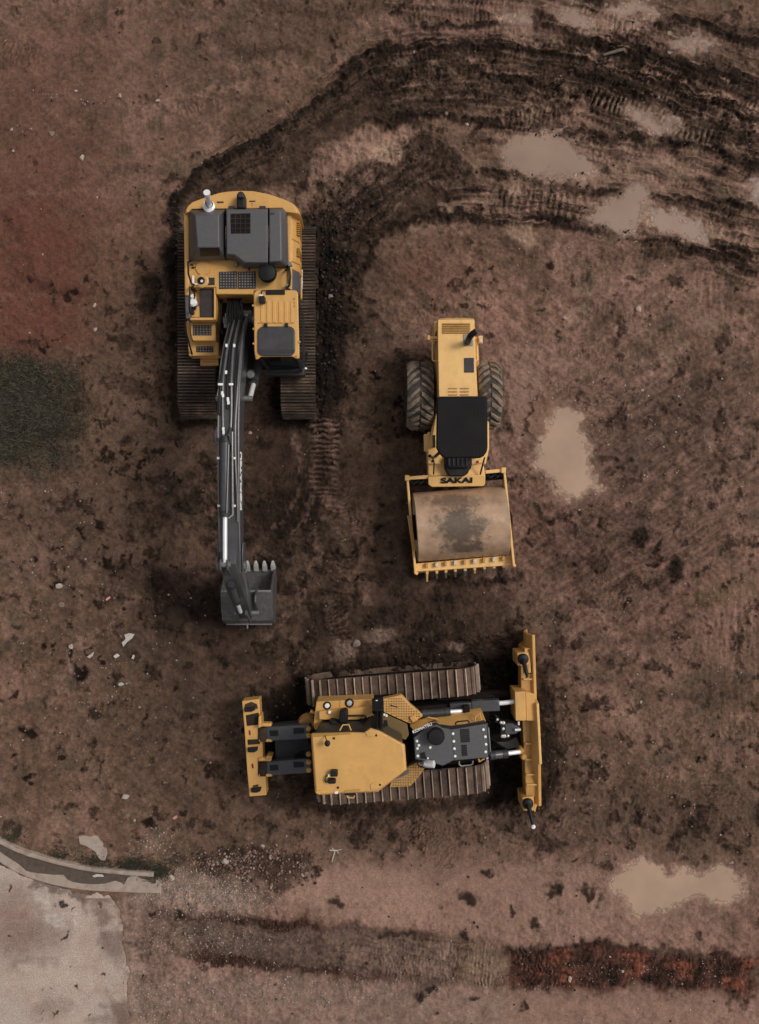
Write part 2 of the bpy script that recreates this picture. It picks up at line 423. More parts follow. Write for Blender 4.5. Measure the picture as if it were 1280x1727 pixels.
Md = np.clip(M*.80 + M2*.38 + M3*.5, 0, .92)
dcolr = (DARK*1.5 + .18*col)*np.clip(1 + .45*sml + .45*fin, .3, 2.5)[..., None]
col += (dcolr - col) * Md[..., None]
bill = np.abs(F(15, 4, 61, .6))
Z = .02*big + .02*mid*rough_amp + .022*sml*rough_amp + .012*fin*rough_amp + .018*stk*rough_amp
Z += Md*(.012 + .06*bill*rough_amp) - .01
WET = np.clip(.15 + .5*Md + .4*np.clip(wetf, 0, 1), 0, 1)
Zbase = Z.copy()

def lay(h, m, color=None, amt=1.0, dz=None, wet=None, tex=.2):
    if h is None: return
    sl = h.sl
    if color is not None:
        c = color*(1 + tex*sml[sl] + tex*.8*fin[sl])[..., None]
        col[sl] += (c - col[sl]) * np.clip(m*amt, 0, 1)[..., None]
    if dz is not None: Z[sl] += dz*m
    if wet is not None: WET[sl] += (wet - WET[sl])*m

def stroke(pts, wd, color=DARK, amt=.85, dz=0.0, soft=.6, warp=.8, brk=.35, wet=None, tex=.35):
    h = near(pts, wd*2, warp=warp)
    if h is None: return
    e = wd*(1 + brk*mid[h.sl] + brk*sml[h.sl])
    m = 1 - SS((h.d - e*.5*(1-soft)) / (e*.5*(soft+.6) + 1))
    m = m*np.clip(.85 + .4*sml[h.sl] + .3*fin[h.sl], .15, 1)
    lay(h, m, color, amt, dz, wet, tex)

def blob(px, py, rx, ry, rot, color, amt, dz=0.0, soft=.5, wet=None, tex=.2):
    c, s = math.cos(R(rot)), math.sin(R(rot))
    pts = [(px + rx*math.cos(t)*c - ry*math.sin(t)*s, py + rx*math.cos(t)*s + ry*math.sin(t)*c) for t in np.linspace(0, 2*math.pi, 14)[:-1]]
    area(pts, color, amt, dz, soft*min(rx, ry), wet=wet, tex=tex)

def area(pts, color, amt=.9, dz=0.0, soft=8, warp=1.0, wet=None, tex=.2):
    h = near(pts, soft*2, True, warp)
    if h is None: return
    lay(h, 1 - SS((h.d + soft) / (2*soft)), color, amt, dz, wet, tex)

def tread(pts, wd, pitch, hi=None, lo=DARK, amt=.6, dz=.02, duty=.5, warp=.25, tilt=0.0, edge=3, fade=22):
    """bars pressed across a lane by a crawler"""
    h = near(pts, wd, warp=warp)
    if h is None: return
    ph = (h.s + tilt*h.side)/pitch + .25*mid[h.sl]
    b = .5 + .5*np.sin(2*np.pi*ph)
    b = SS((b - (1-duty))/.35 + .5)
    lane = (1 - SS((h.d - wd*.5 + edge)/(2*edge)))*np.clip(.75 + .5*mid[h.sl] + .5*sml[h.sl], 0, 1)
    lane *= SS(h.s/fade)*SS((h.L-h.s)/fade)
    if hi is not None: lay(h, lane*b, hi, amt)
    if lo is not None: lay(h, lane*(1-b), lo, amt)
    Z[h.sl] += dz*lane*(b-.5)

def sp(pts, k=5):
    p = [np.array(q, float) for q in pts]; o = []
    for i in range(len(p)-1):
        a, b, c, d = p[max(i-1,0)], p[i], p[i+1], p[min(i+2,len(p)-1)]
        for j in range(k):
            t = j/k; o.append(tuple(.5*((2*b)+(c-a)*t+(2*a-5*b+4*c-d)*t*t+(3*b-a-3*c+d)*t**3)))
    return o + [tuple(p[-1])]

def ruts(guide, wd, seed, dark=.75, pale=.6, bars=.35, thin=6.5, pc=None):
    """wheel ruts: streaks that follow a guide line, with tyre bars across them"""
    h = near(sp(guide), wd, warp=.35)
    env = (1 - SS((h.d - wd*.32)/(wd*.25)))*SS(h.s/40)*SS((h.L-h.s+20)/40)
    n = fbm(h.s/130, h.side/thin, 4, seed, .6); n2 = fbm(h.s/60, h.side/(thin*2.6), 3, seed+5)
    lay(h, env*SS((n+.5*n2-.10)/.55), DARK*1.9, dark, .035, .6, tex=.6)
    lay(h, env*SS((-n-.45*n2-.35)/.6), WETG*(1.0 if pc is None else pc), pale, -.03, .85, tex=.22)
    br = SS((np.sin(2*np.pi*(h.s/8.3 + .6*mid[h.sl])) + .1)/.6)*SS((fbm(h.s/50, h.side/11, 2, seed+9) - .15)/.4)*env
    lay(h, br, DARK*1.6, bars, None, tex=.4); Z[h.sl] -= .02*br

# smears, scuffs and faint old tracks over the whole site
r5 = random.Random(12)
for i in range(150):
    px, py = r5.uniform(0, 1280), r5.uniform(0, 1450)
    right = px > 680
    if px < 300 and py < 380 and r5.random() < .5: continue
    an = R((r5.choice((-34, 36, 36, -30)) if right else r5.choice((0, 90, 80, -60, 30))) + r5.gauss(0, 14)) if py > 420 else R(r5.gauss(8, 12))
    L_ = r5.uniform(30, 130); cv = r5.uniform(-.25, .25)
    pts = sp([(px+L_*t*math.cos(an)-cv*L_*(t*t)*math.sin(an), py+L_*t*math.sin(an)+cv*L_*t*t*math.cos(an)) for t in (-1, -.3, .4, 1)], 3)
    z = r5.random()
    stroke(pts, r5.uniform(5, 19), DARK*2.2 if z < .42 else (TAN*r5.uniform(.9, 1.3) if z < .75 else ROSE*1.05), r5.uniform(.18, .42), r5.uniform(-.012, .015), soft=.9, warp=1.0, brk=.7)
for i in range(46):
    z = r5.random()
    if z < .55: px, py, an = r5.uniform(690, 1270), r5.uniform(430, 1430), r5.choice((-35, 35, 60, 80, 5))
    elif z < .8: px, py, an = r5.uniform(560, 690), r5.uniform(560, 1080), r5.choice((90, 75, 60))
    else: px, py, an = r5.uniform(20, 420), r5.uniform(60, 1350), r5.choice((0, 20, 90, -40))
    a = R(an + r5.gauss(0, 9)); L_ = r5.uniform(35, 85)
    tread([(px-L_*math.cos(a), py-L_*math.sin(a)), (px, py), (px+L_*math.cos(a), py+L_*math.sin(a))], r5.uniform(22, 46), r5.uniform(6, 9.5), TAN*1.2, DARK*2, r5.uniform(.16, .34), .018, warp=.7, edge=7, fade=40)

# berm that runs from the excavator up to the tracks at the top
area([(285,400),(300,330),(340,285),(430,240),(520,185),(600,125),(655,70),(700,120),(640,190),(560,250),(500,310),(430,330),(320,345)], MUDB, .80, .03, 12, wet=.6, tex=.4)
stroke([(300,335),(345,285),(450,235),(560,152),(650,68)], 14, DARK*.9, .9, .08)
stroke([(500,320),(560,255),(640,195),(690,188)], 13, DARK, .75, .05)
area([(590,320),(650,280),(700,220),(760,230),(800,290),(830,325),(770,350),(700,370),(640,410),(570,430),(540,370)], MUDB, .8, .02, 14, wet=.6, tex=.4)
area([(540,250),(600,225),(680,215),(720,222),(660,262),(600,280),(545,300),(520,310)], WETG*1.1, .75, -.02, 10, wet=.6)
for p in ([(545,330),(590,290),(650,285)], [(560,345),(610,305),(680,300)], [(700,290),(740,310),(790,335)]): stroke(p, 9, WETG*.75, .45, 0, brk=.6)
# ridges and ruts at the top right
area([(640,85),(760,78),(900,80),(1010,110),(1060,160),(960,170),(860,175),(760,185),(690,190),(640,200)], MUDB*1.1, .7, .0, 14, wet=.6, tex=.5)
area([(900,40),(1040,75),(1150,140),(1280,190),(1280,290),(1150,240),(1000,190),(900,120)], MUDB*1.1, .6, .0, 14, wet=.6, tex=.5)
area([(1030,60),(1160,85),(1280,130),(1280,175),(1160,140),(1060,100)], MUDB*.9, .6, .0, 10, wet=.6, tex=.4)
area([(650,35),(880,42),(960,60),(900,78),(700,76),(640,72)], ROSE*.9, .6, -.01, 8)
area([(700,5),(890,12),(880,36),(715,38)], ROSE*.8, .55, -.01, 8)
for p, wd in [([(715,40),(800,38),(895,36),(960,55),(1060,88)], 8), ([(630,92),(705,75),(800,80),(900,80),(960,88),(1020,108),(1140,148),(1280,205)], 17),
      ([(900,30),(960,48),(1040,78),(1120,104),(1220,128),(1280,150)], 18), ([(990,2),(1100,28),(1180,48),(1280,72)], 15),
      ([(800,115),(870,128),(940,145),(1010,165)], 9), ([(640,210),(690,192),(755,192),(840,213),(950,218),(1055,230),(1165,252),(1205,262),(1280,285)], 15),
      ([(1000,150),(1100,172),(1180,190),(1280,215)], 16), ([(960,120),(1040,140),(1130,175)], 14), ([(1090,225),(1180,245),(1280,262)], 10),
      ([(815,286),(880,296),(950,315),(1000,322),(1050,322)], 11), ([(1085,322),(1140,345),(1190,348),(1240,350)], 15), ([(1185,310),(1235,335),(1280,356)], 12),
      ([(755,362),(805,370),(865,375),(930,368),(990,385),(1055,390),(1115,405),(1190,417),(1280,432)], 15), ([(755,362),(700,368),(660,388),(625,425),(600,470)], 12),
      ([(1150,420),(1220,440),(1280,458)], 13)]:
    stroke(p, wd*1.05, DARK*1.5, .95, .06, brk=.45, wet=.5)
for p, wd in [([(785,106),(850,119),(915,137),(975,157)], 5), ([(970,88),(1050,118),(1130,150)], 8), ([(1040,170),(1130,190),(1240,212)], 6), ([(905,150),(960,165),(1010,176)], 8)]:
    stroke(p, wd, WETG*.9, .7, .03, brk=.7)
for p in ([(960,12),(1020,36),(1070,50)], [(1000,98),(1060,112),(1130,130)], [(1180,150),(1230,165),(1280,178)], [(1190,195),(1240,205),(1280,215)], [(1060,190),(1110,205)]):
    stroke(p, 15, WETG*1.25, .75, -.03, brk=.6, wet=.85)
tread([(990,158),(1050,180),(1110,200),(1170,222),(1215,240)], 30, 9, PALE*.62, DARK*1.4, .7, .05)
tread([(955,10),(1020,30),(1080,45)], 26, 9, PALE*.62, MUDB, .65, .05)
tread([(830,330),(930,345),(1000,352)], 40, 12, PALE*.45, MUDB*1.1, .55, .04)
tread([(1100,375),(1190,395),(1270,410)], 26, 14, PALE*.45, MUDB*1.1, .5, .04)
tread([(830,205),(900,205),(960,212)], 34, 8, None, DARK*1.2, .55, .03)
tread([(650,22),(760,22),(880,24)], 26, 7, None, DARK*2.2, .28, .012)
tread([(960,246),(1000,255),(1030,262)], 30, 11, PALE*.5, None, .5, .03)
ruts([(600,130),(700,110),(830,112),(950,130),(1070,165),(1180,205),(1300,250)], 150, 201, .62, .6, .4)
ruts([(880,20),(980,45),(1090,90),(1190,130),(1300,175)], 95, 211, .8, .75, .45, pc=1.15)
ruts([(1000,-10),(1110,25),(1300,90)], 70, 221, .6, .5, .3)
ruts([(780,235),(900,240),(1030,260),(1150,290),(1300,330)], 70, 231, .5, .6, .3, 9, pc=1.1)
ruts([(740,350),(860,345),(980,355),(1090,372),(1200,395),(1300,420)], 74, 241, .7, .8, .55, pc=1.15)
ruts([(1000,300),(1100,318),(1200,350),(1300,385)], 60, 251, .65, .5, .3)
ruts([(1060,420),(1170,435),(1300,470)], 46, 261, .5, .35, .4)
ruts([(620,10),(760,12),(900,20)], 60, 271, .4, .5, .5, 9)
ruts([(330,300),(430,245),(540,175),(650,100)], 80, 281, .75, .2, .25)
ruts([(560,420),(590,370),(660,310),(720,270)], 110, 291, .7, .35, .2, 9)
# around the machines
# mud ridges along tracks and wheels, darkened to paint in contact shadows
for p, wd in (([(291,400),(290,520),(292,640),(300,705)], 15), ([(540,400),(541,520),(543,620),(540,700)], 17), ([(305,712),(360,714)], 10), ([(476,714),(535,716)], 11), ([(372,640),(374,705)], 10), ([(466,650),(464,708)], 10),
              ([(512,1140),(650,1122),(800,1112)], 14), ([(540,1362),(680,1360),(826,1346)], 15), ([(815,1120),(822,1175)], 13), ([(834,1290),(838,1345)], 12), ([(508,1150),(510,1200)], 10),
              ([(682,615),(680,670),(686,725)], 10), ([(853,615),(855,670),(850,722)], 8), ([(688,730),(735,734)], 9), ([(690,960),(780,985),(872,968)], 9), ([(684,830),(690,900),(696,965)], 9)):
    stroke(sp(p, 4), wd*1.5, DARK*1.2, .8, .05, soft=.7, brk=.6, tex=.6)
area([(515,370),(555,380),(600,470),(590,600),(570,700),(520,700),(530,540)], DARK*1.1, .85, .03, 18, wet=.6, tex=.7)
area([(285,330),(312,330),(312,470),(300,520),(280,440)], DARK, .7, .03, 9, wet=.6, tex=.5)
tread([(545,700),(548,770),(545,850)], 48, 8.5, WETG*.9, DARK*1.1, .7, .04, warp=.35)
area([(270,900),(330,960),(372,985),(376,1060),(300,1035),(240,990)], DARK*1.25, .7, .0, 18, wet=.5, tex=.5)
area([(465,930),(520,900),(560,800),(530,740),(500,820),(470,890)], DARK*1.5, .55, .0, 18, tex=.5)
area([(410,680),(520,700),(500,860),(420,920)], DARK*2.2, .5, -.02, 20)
area([(215,905),(330,880),(365,930),(300,960),(215,955)], TAN*.75, .6, .0, 16)
for i in range(5):
    a = [( 445+14*i+60*math.cos(t), 790+ (95+9*i)*math.sin(t)) for t in np.linspace(-.6, 1.3, 7)]
    stroke(a, 6, DARK if i % 2 else WETG*.7, .4, .015, brk=.7)
area([(615,600),(690,595),(690,740),(690,960),(640,980),(600,840)], TAN*.72, .5, 0, 25)
area([(640,960),(700,985),(800,975),(860,1000),(870,1080),(800,1110),(640,1090)], DARK*2.0, .45, 0, 22, tex=.4)
area([(800,1120),(880,1085),(890,1180),(860,1200),(815,1190)], DARK*.95, .85, 0, 12, wet=.5)  # near-black soil paints in the occlusion between track and blade
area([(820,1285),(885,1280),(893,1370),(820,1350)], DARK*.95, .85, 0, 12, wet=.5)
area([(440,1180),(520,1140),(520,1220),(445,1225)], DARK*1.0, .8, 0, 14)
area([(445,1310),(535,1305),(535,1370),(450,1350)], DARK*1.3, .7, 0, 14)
area([(905,1130),(925,1110),(940,1250),(950,1330),(918,1380),(912,1240)], DARK*1.3, .7, .04, 8, tex=.5)
for q in ((583,1095,22,20), (640,1075,26,16), (765,1100,14,9)): blob(*q, 0, GREYB*.9, .55, .01)
# bottom lanes
area([(330,1440),(420,1432),(530,1440),(530,1480),(470,1500),(400,1470),(335,1465)], DARK*2.5, .7, .03, 8, tex=.6)
area([(262,1540),(420,1545),(560,1562),(720,1570),(870,1592),(870,1664),(700,1650),(560,1640),(400,1622),(280,1590)], TAN*.62, .72, -.01, 10, tex=.4)
ruts([(250,1575),(420,1588),(640,1605),(880,1632)], 78, 301, .35, .3, .25, 9)
stroke(sp([(268,1540),(320,1540),(400,1548),(480,1556),(560,1566),(640,1572),(720,1576)]), 17, CLAY*.36, .85, .03, brk=.5, tex=.6)
stroke(sp([(320,1606),(400,1622),(480,1632),(560,1640),(660,1648)]), 17, CLAY*.34, .85, .03, brk=.5, tex=.6)
stroke(sp([(215,1560),(250,1600),(262,1650)]), 14, CLAY*.5, .55, .02, brk=.8, tex=.5)
tread([(300,1545),(380,1548),(450,1556),(545,1566)], 17, 5.5, c3(.085,.045,.034), DARK*1.3, .6, .03, warp=.6)
tread([(328,1610),(400,1622),(480,1630),(590,1636)], 17, 5.5, c3(.065,.034,.026), DARK*1.1, .65, .03, warp=.6)
area([(300,1552),(545,1572),(590,1632),(470,1626),(330,1602)], GREYB*.5, .6, 0, 7)
area([(545,1560),(640,1565),(720,1575),(700,1640),(590,1640)], GREYB*.72, .5, 0, 10)
area([(860,1600),(1000,1592),(1130,1605),(1280,1612),(1280,1680),(1140,1668),(1000,1672),(860,1670)], CLAY*.55, .85, -.02, 9, wet=.4, tex=.7)
tread([(862,1636),(960,1632)], 78, 7, None, DARK*.8, .8, .05, edge=8, warp=.8)
tread([(960,1634),(1100,1637),(1280,1646)], 66, 8, None, DARK*1.0, .22, .03, warp=1.0, edge=8)
for px, py, rx, ry in ((945,1616,18,13),(955,1650,20,14),(1066,1612,24,12),(1075,1640,22,16),(1150,1632,22,16),(1265,1625,20,10),(1240,1655,22,12),(905,1648,8,7)): blob(px, py, rx, ry, 0, c3(.185,.062,.035), .6, .015, tex=.6)
for px, py, rx, ry in ((985,1620,16,10),(1095,1655,22,8),(1010,1655,14,8),(1245,1632,14,12),(1160,1658,18,7),(1120,1640,14,26),(1180,1632,16,20),(1030,1640,14,20),(1215,1640,14,20)): blob(px, py, rx, ry, 0, DARK*1.2, .6, .0, tex=.5)
stroke([(870,1600),(960,1594),(1060,1600),(1180,1604)], 8, DARK, .6, .03)
tread([(640,1625),(740,1628),(855,1630)], 62, 6, GREYB*1.0, DARK*2.2, .3, .02, warp=.7, edge=8)
blob(815,1628,30,34,0, PALE*.8, .5, 0); blob(740,1620,30,30,0, GREYB, .4, 0)
tread([(785,1625),(840,1628)], 66, 6, None, DARK*1.8, .45, .03)
stroke([(640,1578),(700,1574)], 8, DARK*1.2, .7, .02)
stroke([(645,1700),(690,1675),(735,1650)], 13, DARK*2.0, .6, -.02)
area([(500,1470),(560,1462),(640,1465),(720,1480),(760,1560),(640,1560),(560,1545),(480,1520)], WETG*1.25, .6, -.015, 14, wet=.8, tex=.08)
area([(760,1480),(850,1470),(960,1465),(1010,1480),(1000,1580),(860,1590),(770,1580)], WETG*1.05, .45, -.01, 20, wet=.6, tex=.1)
area([(230,1470),(360,1470),(440,1540),(350,1548),(235,1525)], GREYB*1.05, .65, 0, 14, tex=.25)
area([(206,1512),(240,1515),(236,1600),(244,1760),(212,1760),(210,1600)], GREYB*1.0, .7, 0, 8, tex=.3)
area([(215,1640),(330,1635),(600,1655),(760,1660),(860,1680),(860,1760),(200,1760)], GREYB*.86, .6, 0, 20, tex=.2)
area([(860,1690),(1000,1685),(1280,1690),(1290,1760),(850,1760)], WETG*1.1, .65, 0, 12, tex=.12)
area([(215,1520),(300,1530),(330,1600),(250,1660),(210,1600)], GREYB*.65, .55, .0, 12, tex=.4)
for px, py, rx, ry, rot in ((787,1514,13,10,20),(785,1580,9,12,10),(936,1507,8,13,0),(864,1538,5,9,0),(825,1475,10,7,0),(905,1560,7,9,0),(990,1508,8,8,0),(728,1665,10,9,-30),(706,1676,9,11,0),(802,1682,10,6,-35),
      (884,1698,6,10,25),(300,1540,8,9,0),(255,1545,5,6,0),(570,1520,14,10,0),(530,1470,7,6,0),(1080,905,20,14,0),(1140,965,14,18,0),(1185,1010,12,12,0)):
    blob(px, py, rx, ry, rot, DARK*1.15, .85, .035, tex=.45)
# footprints and dug spots
r2 = random.Random(3)
for i in range(330):
    z = r2.random()
    if z < .5: px, py = r2.gauss(230, 75), r2.uniform(420, 960)
    elif z < .72: px, py = r2.gauss(615, 32), r2.uniform(620, 980)
    elif z < .86: px, py = r2.uniform(20, 420), r2.uniform(900, 1380)
    else: px, py = r2.uniform(680, 1260), r2.uniform(430, 1450)
    if px > 300 and px < 530 and py < 720: continue
    a = r2.uniform(3, 8)*(1.25 if r2.random() < .15 else .85)
    blob(px, py, a, a*r2.uniform(.45, .9), r2.uniform(0, 180), DARK*r2.uniform(.9, 1.8), .88, -.025, soft=.45, tex=.4)
for px, py, rx, ry in ((135,1133,14,9),(122,1107,5,11),(190,520,10,9),(186,570,12,10),(175,765,8,18),(250,490,22,34),(243,520,16,14),(232,655,18,16),(210,580,14,14),(252,1387,12,9),(48,1235,14,10)):
    blob(px, py, rx, ry, 20, DARK*.8, .9, -.03, soft=.4, tex=.4)
for px, py, rx, ry, a in ((225,590,50,130,.35),(195,470,40,60,.25),(150,700,30,80,.3),(560,780,45,120,.0),(610,790,28,120,.45),(240,880,50,60,.3),(600,500,22,36,.35),(1180,560,50,40,.25)):
    blob(px, py, rx, ry, 0, TAN*.95, a, 0, soft=.9)
for px, py, rx, ry in ((1230,995,50,22),(1190,1010,40,12),(270,1440,20,10),(60,770,20,8)): blob(px, py, rx, ry, -15, OCHRE, .4, 0, soft=.9)
area([(-60,600),(60,595),(125,620),(148,680),(140,750),(80,775),(30,800),(-60,790)], c3(.042,.033,.021), .7, .02, 34, wet=.2, tex=.4)
for p in ([(420,0),(480,18),(560,20),(640,10)], [(360,60),(420,85),(520,90)]): stroke(p, 14, DARK*2.6, .5, .02, brk=.9)
area([(845,590),(880,580),(900,620),(930,640),(905,660),(898,730),(868,730),(850,680)], WETG*.95, .7, -.015, 10, wet=.8, tex=.08)
area([(905,660),(925,640),(935,680),(930,730),(900,728),(893,700)], c3(.17,.10,.068), .6, -.02, 6, wet=.9, tex=.05)
stroke([(905,655),(895,700),(892,725),(905,733)], 4, DARK*1.4, .7, .02)
for q in ((990,490,18,8),(975,530,22,9),(1200,545,26,14),(1145,580,22,14),(1130,600,14,12),(700,385,18,6),(1090,240,22,8),(1000,300,10,8),(770,355,14,5),(680,100,14,10),(735,118,10,6),(760,128,8,5),(845,775,0.5,0.5)):
    blob(q[0], q[1], q[2], q[3], -20, PALE*.55, .5, -.01, soft=.5, tex=.1)

# puddles: the ground dips below each sheet of muddy water
PUDDLES = [
 [(937,690),(959,692),(970,702),(984,706),(976,719),(984,731),(993,748),(998,772),(994,789),(1006,812),(1015,824),(992,826),(984,835),(956,840),(936,828),(933,806),(922,796),(905,792),(901,776),(912,764),(907,751),(914,737),(924,723),(926,713)],
 [(1020,1485),(1055,1465),(1090,1457),(1115,1460),(1127,1477),(1145,1467),(1170,1465),(1187,1477),(1205,1462),(1230,1470),(1260,1500),(1240,1515),(1215,1525),(1165,1517),(1120,1530),(1075,1540),(1060,1515),(1035,1505)],
 [(848,255),(862,236),(905,222),(945,226),(962,250),(985,274),(1000,290),(985,304),(950,310),(925,296),(885,286),(858,276)],
 [(1000,372),(1008,352),(1050,340),(1058,318),(1086,320),(1095,345),(1090,366),(1075,382),(1055,389),(1022,378)],
 [(1098,355),(1140,360),(1186,372),(1190,400),(1165,396),(1130,384),(1104,376)],
 [(935,16),(965,10),(985,28),(1012,36),(1018,48),(980,50),(948,38)], [(1022,12),(1070,6),(1108,20),(1085,32),(1042,26)],
 [(1138,64),(1172,67),(1208,78),(1202,85),(1165,79)], [(1062,182),(1100,192),(1132,214),(1112,222),(1082,206)],
 [(845,20),(890,25),(892,35),(850,31)], [(1265,312),(1290,300),(1290,345),(1270,335)]
 ]
for q in ((884,394,20,15,.6),(862,322,16,12,.6),(655,252,26,12,.55),(640,262,20,8,.5),(1206,390,20,10,.55),(892,196,18,10,.5),(640,248,34,14,.35),(750,352,16,6,.5),(600,262,20,8,.3),(1240,250,26,9,.4),(1165,258,24,9,.35),(1110,205,40,14,.3),(900,62,50,8,.3),(1060,300,60,14,.25),(1150,290,50,14,.25),(1230,330,40,10,.3)):
    blob(q[0], q[1], q[2], q[3], 15, PALE*.75, q[4], -.01, soft=.7, wet=.8, tex=.25)
WATER_Z = -0.03
puddle_hits = []
for pi, pts in enumerate(PUDDLES):
    h = near(pts, 34, True, 1.0 if pi < 2 else 1.15)
    t = SS((26 - h.d)/22)
    k = .6 if pi < 2 else 1.0
    prof = WATER_Z + np.where(h.d < 0, np.maximum(h.d, -16)*.0022, h.d*.0022) + (.010*sml[h.sl] + .014*fin[h.sl] + .010*stk[h.sl] + .006*mid[h.sl])*k
    Z[h.sl] = Z[h.sl]*(1-t) + prof*t
    lay(h, SS((24 - h.d)/24), WETG*1.0, .55, wet=.9, tex=.12)
    lay(h, SS((6 - h.d)/7), PALE*.8, .75, wet=.9, tex=.1)
    puddle_hits.append((h.sl, h.d))

# pavement apron and kerb at the lower left: level the ground under them
PAVE = [(-900,1452),(0,1457),(60,1488),(130,1507),(188,1510),(203,1530),(207,1560),(209,1600),(214,1640),(217,1690),(219,1727),(224,2300),(-900,2300)]
h = near(PAVE, 30, True, .5)
Z[h.sl] = np.where(h.d < 40, Z[h.sl]*SS(np.clip(h.d/26, 0, 1)) - .035*SS((3-h.d)/8), Z[h.sl])
pave_hit = (h.sl, h.d)
KERB_C = [(-14,1407),(0,1414.6),(42,1434.5),(101,1451.4),(152,1462.6),(211,1468.5),(261,1472)]
GUT_C = [(-14,1435),(0,1443),(47,1469),(112,1487),(178,1494),(272,1497)]
h = near(KERB_C, 60, warp=.0)
t = 1 - SS((h.d - 34)/14)
Z[h.sl] = Z[h.sl]*(1-t) - .0*t + .006*fin[h.sl]*t

# wet and dry soil differ more than the mixes above
lum = col @ np.array([.3, .5, .2], np.float32)
col *= (np.clip((lum/.085), .05, 3)**.26)[..., None]*1.17*np.array([1.05, 1.0, .965], np.float32)
nx, ny = len(ax_), len(ay_)
me = bpy.data.meshes.new('ground')
me.vertices.add(nx*ny)
co = np.stack([X, Y, Z.astype(np.float32)], -1).reshape(-1, 3)
me.vertices.foreach_set('co', co.ravel())
i = np.arange(nx*ny).reshape(ny, nx)
q = np.stack([i[:-1,:-1], i[:-1,1:], i[1:,1:], i[1:,:-1]], -1).reshape(-1, 4)
me.loops.add(q.size); me.polygons.add(len(q))
me.loops.foreach_set('vertex_index', q.ravel().astype(np.int32))
me.polygons.foreach_set('loop_start', np.arange(0, q.size, 4, dtype=np.int32))
me.polygons.foreach_set('use_smooth', np.ones(len(q), bool))
me.update(calc_edges=True)
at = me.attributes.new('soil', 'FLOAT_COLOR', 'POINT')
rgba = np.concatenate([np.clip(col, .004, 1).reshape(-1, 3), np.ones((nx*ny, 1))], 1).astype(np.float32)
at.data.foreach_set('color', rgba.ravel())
at = me.attributes.new('wet', 'FLOAT', 'POINT')
at.data.foreach_set('value', np.clip(WET, 0, 1).astype(np.float32).ravel())

def zat(x, y):
    a = np.clip(np.searchsorted(ax_, x), 0, nx-1); b = np.clip(np.searchsorted(ay_, y), 0, ny-1)
    return float(Z[b, a])

gm = bpy.data.materials.new('wet_soil'); gm.use_nodes = True
N = gm.node_tree.nodes; L = gm.node_tree.links; b = N['Principled BSDF']
a1 = N.new('ShaderNodeAttribute'); a1.attribute_name = 'soil'
a2 = N.new('ShaderNodeAttribute'); a2.attribute_name = 'wet'
tc = N.new('ShaderNodeTexCoord')
def noise(s, d, r=.6):
    n = N.new('ShaderNodeTexNoise'); n.inputs['Scale'].default_value = s; n.inputs['Detail'].default_value = d; n.inputs['Roughness'].default_value = r
    L.new(tc.outputs['Object'], n.inputs['Vector']); return n
def rmap(src, a, bb, c, d):
    m = N.new('ShaderNodeMapRange'); m.inputs[1].default_value = a; m.inputs[2].default_value = bb; m.inputs[3].default_value = c; m.inputs[4].default_value = d
    L.new(src, m.inputs[0]); return m
nf = noise(28, 6, .7)
mx = N.new('ShaderNodeMix'); mx.data_type = 'RGBA'; mx.blend_type = 'MULTIPLY'; mx.inputs[0].default_value = 1
L.new(a1.outputs['Color'], mx.inputs[6]); L.new(rmap(nf.outputs[0], .28, .72, .66, 1.34).outputs[0], mx.inputs[7])
L.new(mx.outputs[2], b.inputs['Base Color'])
L.new(rmap(a2.outputs['Fac'], 0, 1, 1.0, .75).outputs[0], b.inputs['Roughness'])
b.inputs['Specular IOR Level'].default_value = .16
nb = noise(45, 7, .7)
bp = N.new('ShaderNodeBump'); bp.inputs['Strength'].default_value = .9; bp.inputs['Distance'].default_value = .035
L.new(nb.outputs[0], bp.inputs['Height']); L.new(bp.outputs[0], b.inputs['Normal'])
me.materials.append(gm)
ground = bpy.data.objects.new('ground', me); COL.objects.link(ground)
tag(ground, 'wet churned brown mud of the building site', None, None, 'structure')

WATER = bpy.data.materials.new('muddy_water'); WATER.use_nodes = True
_b = WATER.node_tree.nodes['Principled BSDF']; _a = WATER.node_tree.nodes.new('ShaderNodeAttribute'); _a.attribute_name = 'soil'
WATER.node_tree.links.new(_a.outputs['Color'], _b.inputs['Base Color']); _b.inputs['Roughness'].default_value = .14; _b.inputs['Specular IOR Level'].default_value = .35
def sheet(name, mat, sl, keep, zz, colour=None):
    """top-level sheet cut out of the ground's own grid"""
    k = keep[:-1,:-1] | keep[1:,:-1] | keep[:-1,1:] | keep[1:,1:]
    idx = np.arange(keep.size).reshape(keep.shape)
    q = np.stack([idx[:-1,:-1], idx[:-1,1:], idx[1:,1:], idx[1:,:-1]], -1)[k].reshape(-1, 4)
    used, inv = np.unique(q.ravel(), return_inverse=True)
    xs = X[sl].ravel()[used]; ys = Y[sl].ravel()[used]; zs = np.broadcast_to(zz, keep.shape).ravel()[used]
    me = bpy.data.meshes.new(name); me.vertices.add(len(used)); me.vertices.foreach_set('co', np.stack([xs, ys, zs], -1).astype(np.float32).ravel())
    me.loops.add(q.size); me.polygons.add(len(q)); me.loops.foreach_set('vertex_index', inv.astype(np.int32).ravel()); me.polygons.foreach_set('loop_start', np.arange(0, q.size, 4, dtype=np.int32))
    me.polygons.foreach_set('use_smooth', np.ones(len(q), bool)); me.update(calc_edges=True)
    if colour is not None:
        a = me.attributes.new('soil', 'FLOAT_COLOR', 'POINT'); a.data.foreach_set('color', np.concatenate([colour[sl].reshape(-1, 3)[used], np.ones((len(used), 1))], 1).astype(np.float32).ravel())
        a = me.attributes.new('wet', 'FLOAT', 'POINT'); a.data.foreach_set('value', np.full(len(used), .25, np.float32))
    me.materials.append(mat); o = bpy.data.objects.new(name, me); COL.objects.link(o)
    return o
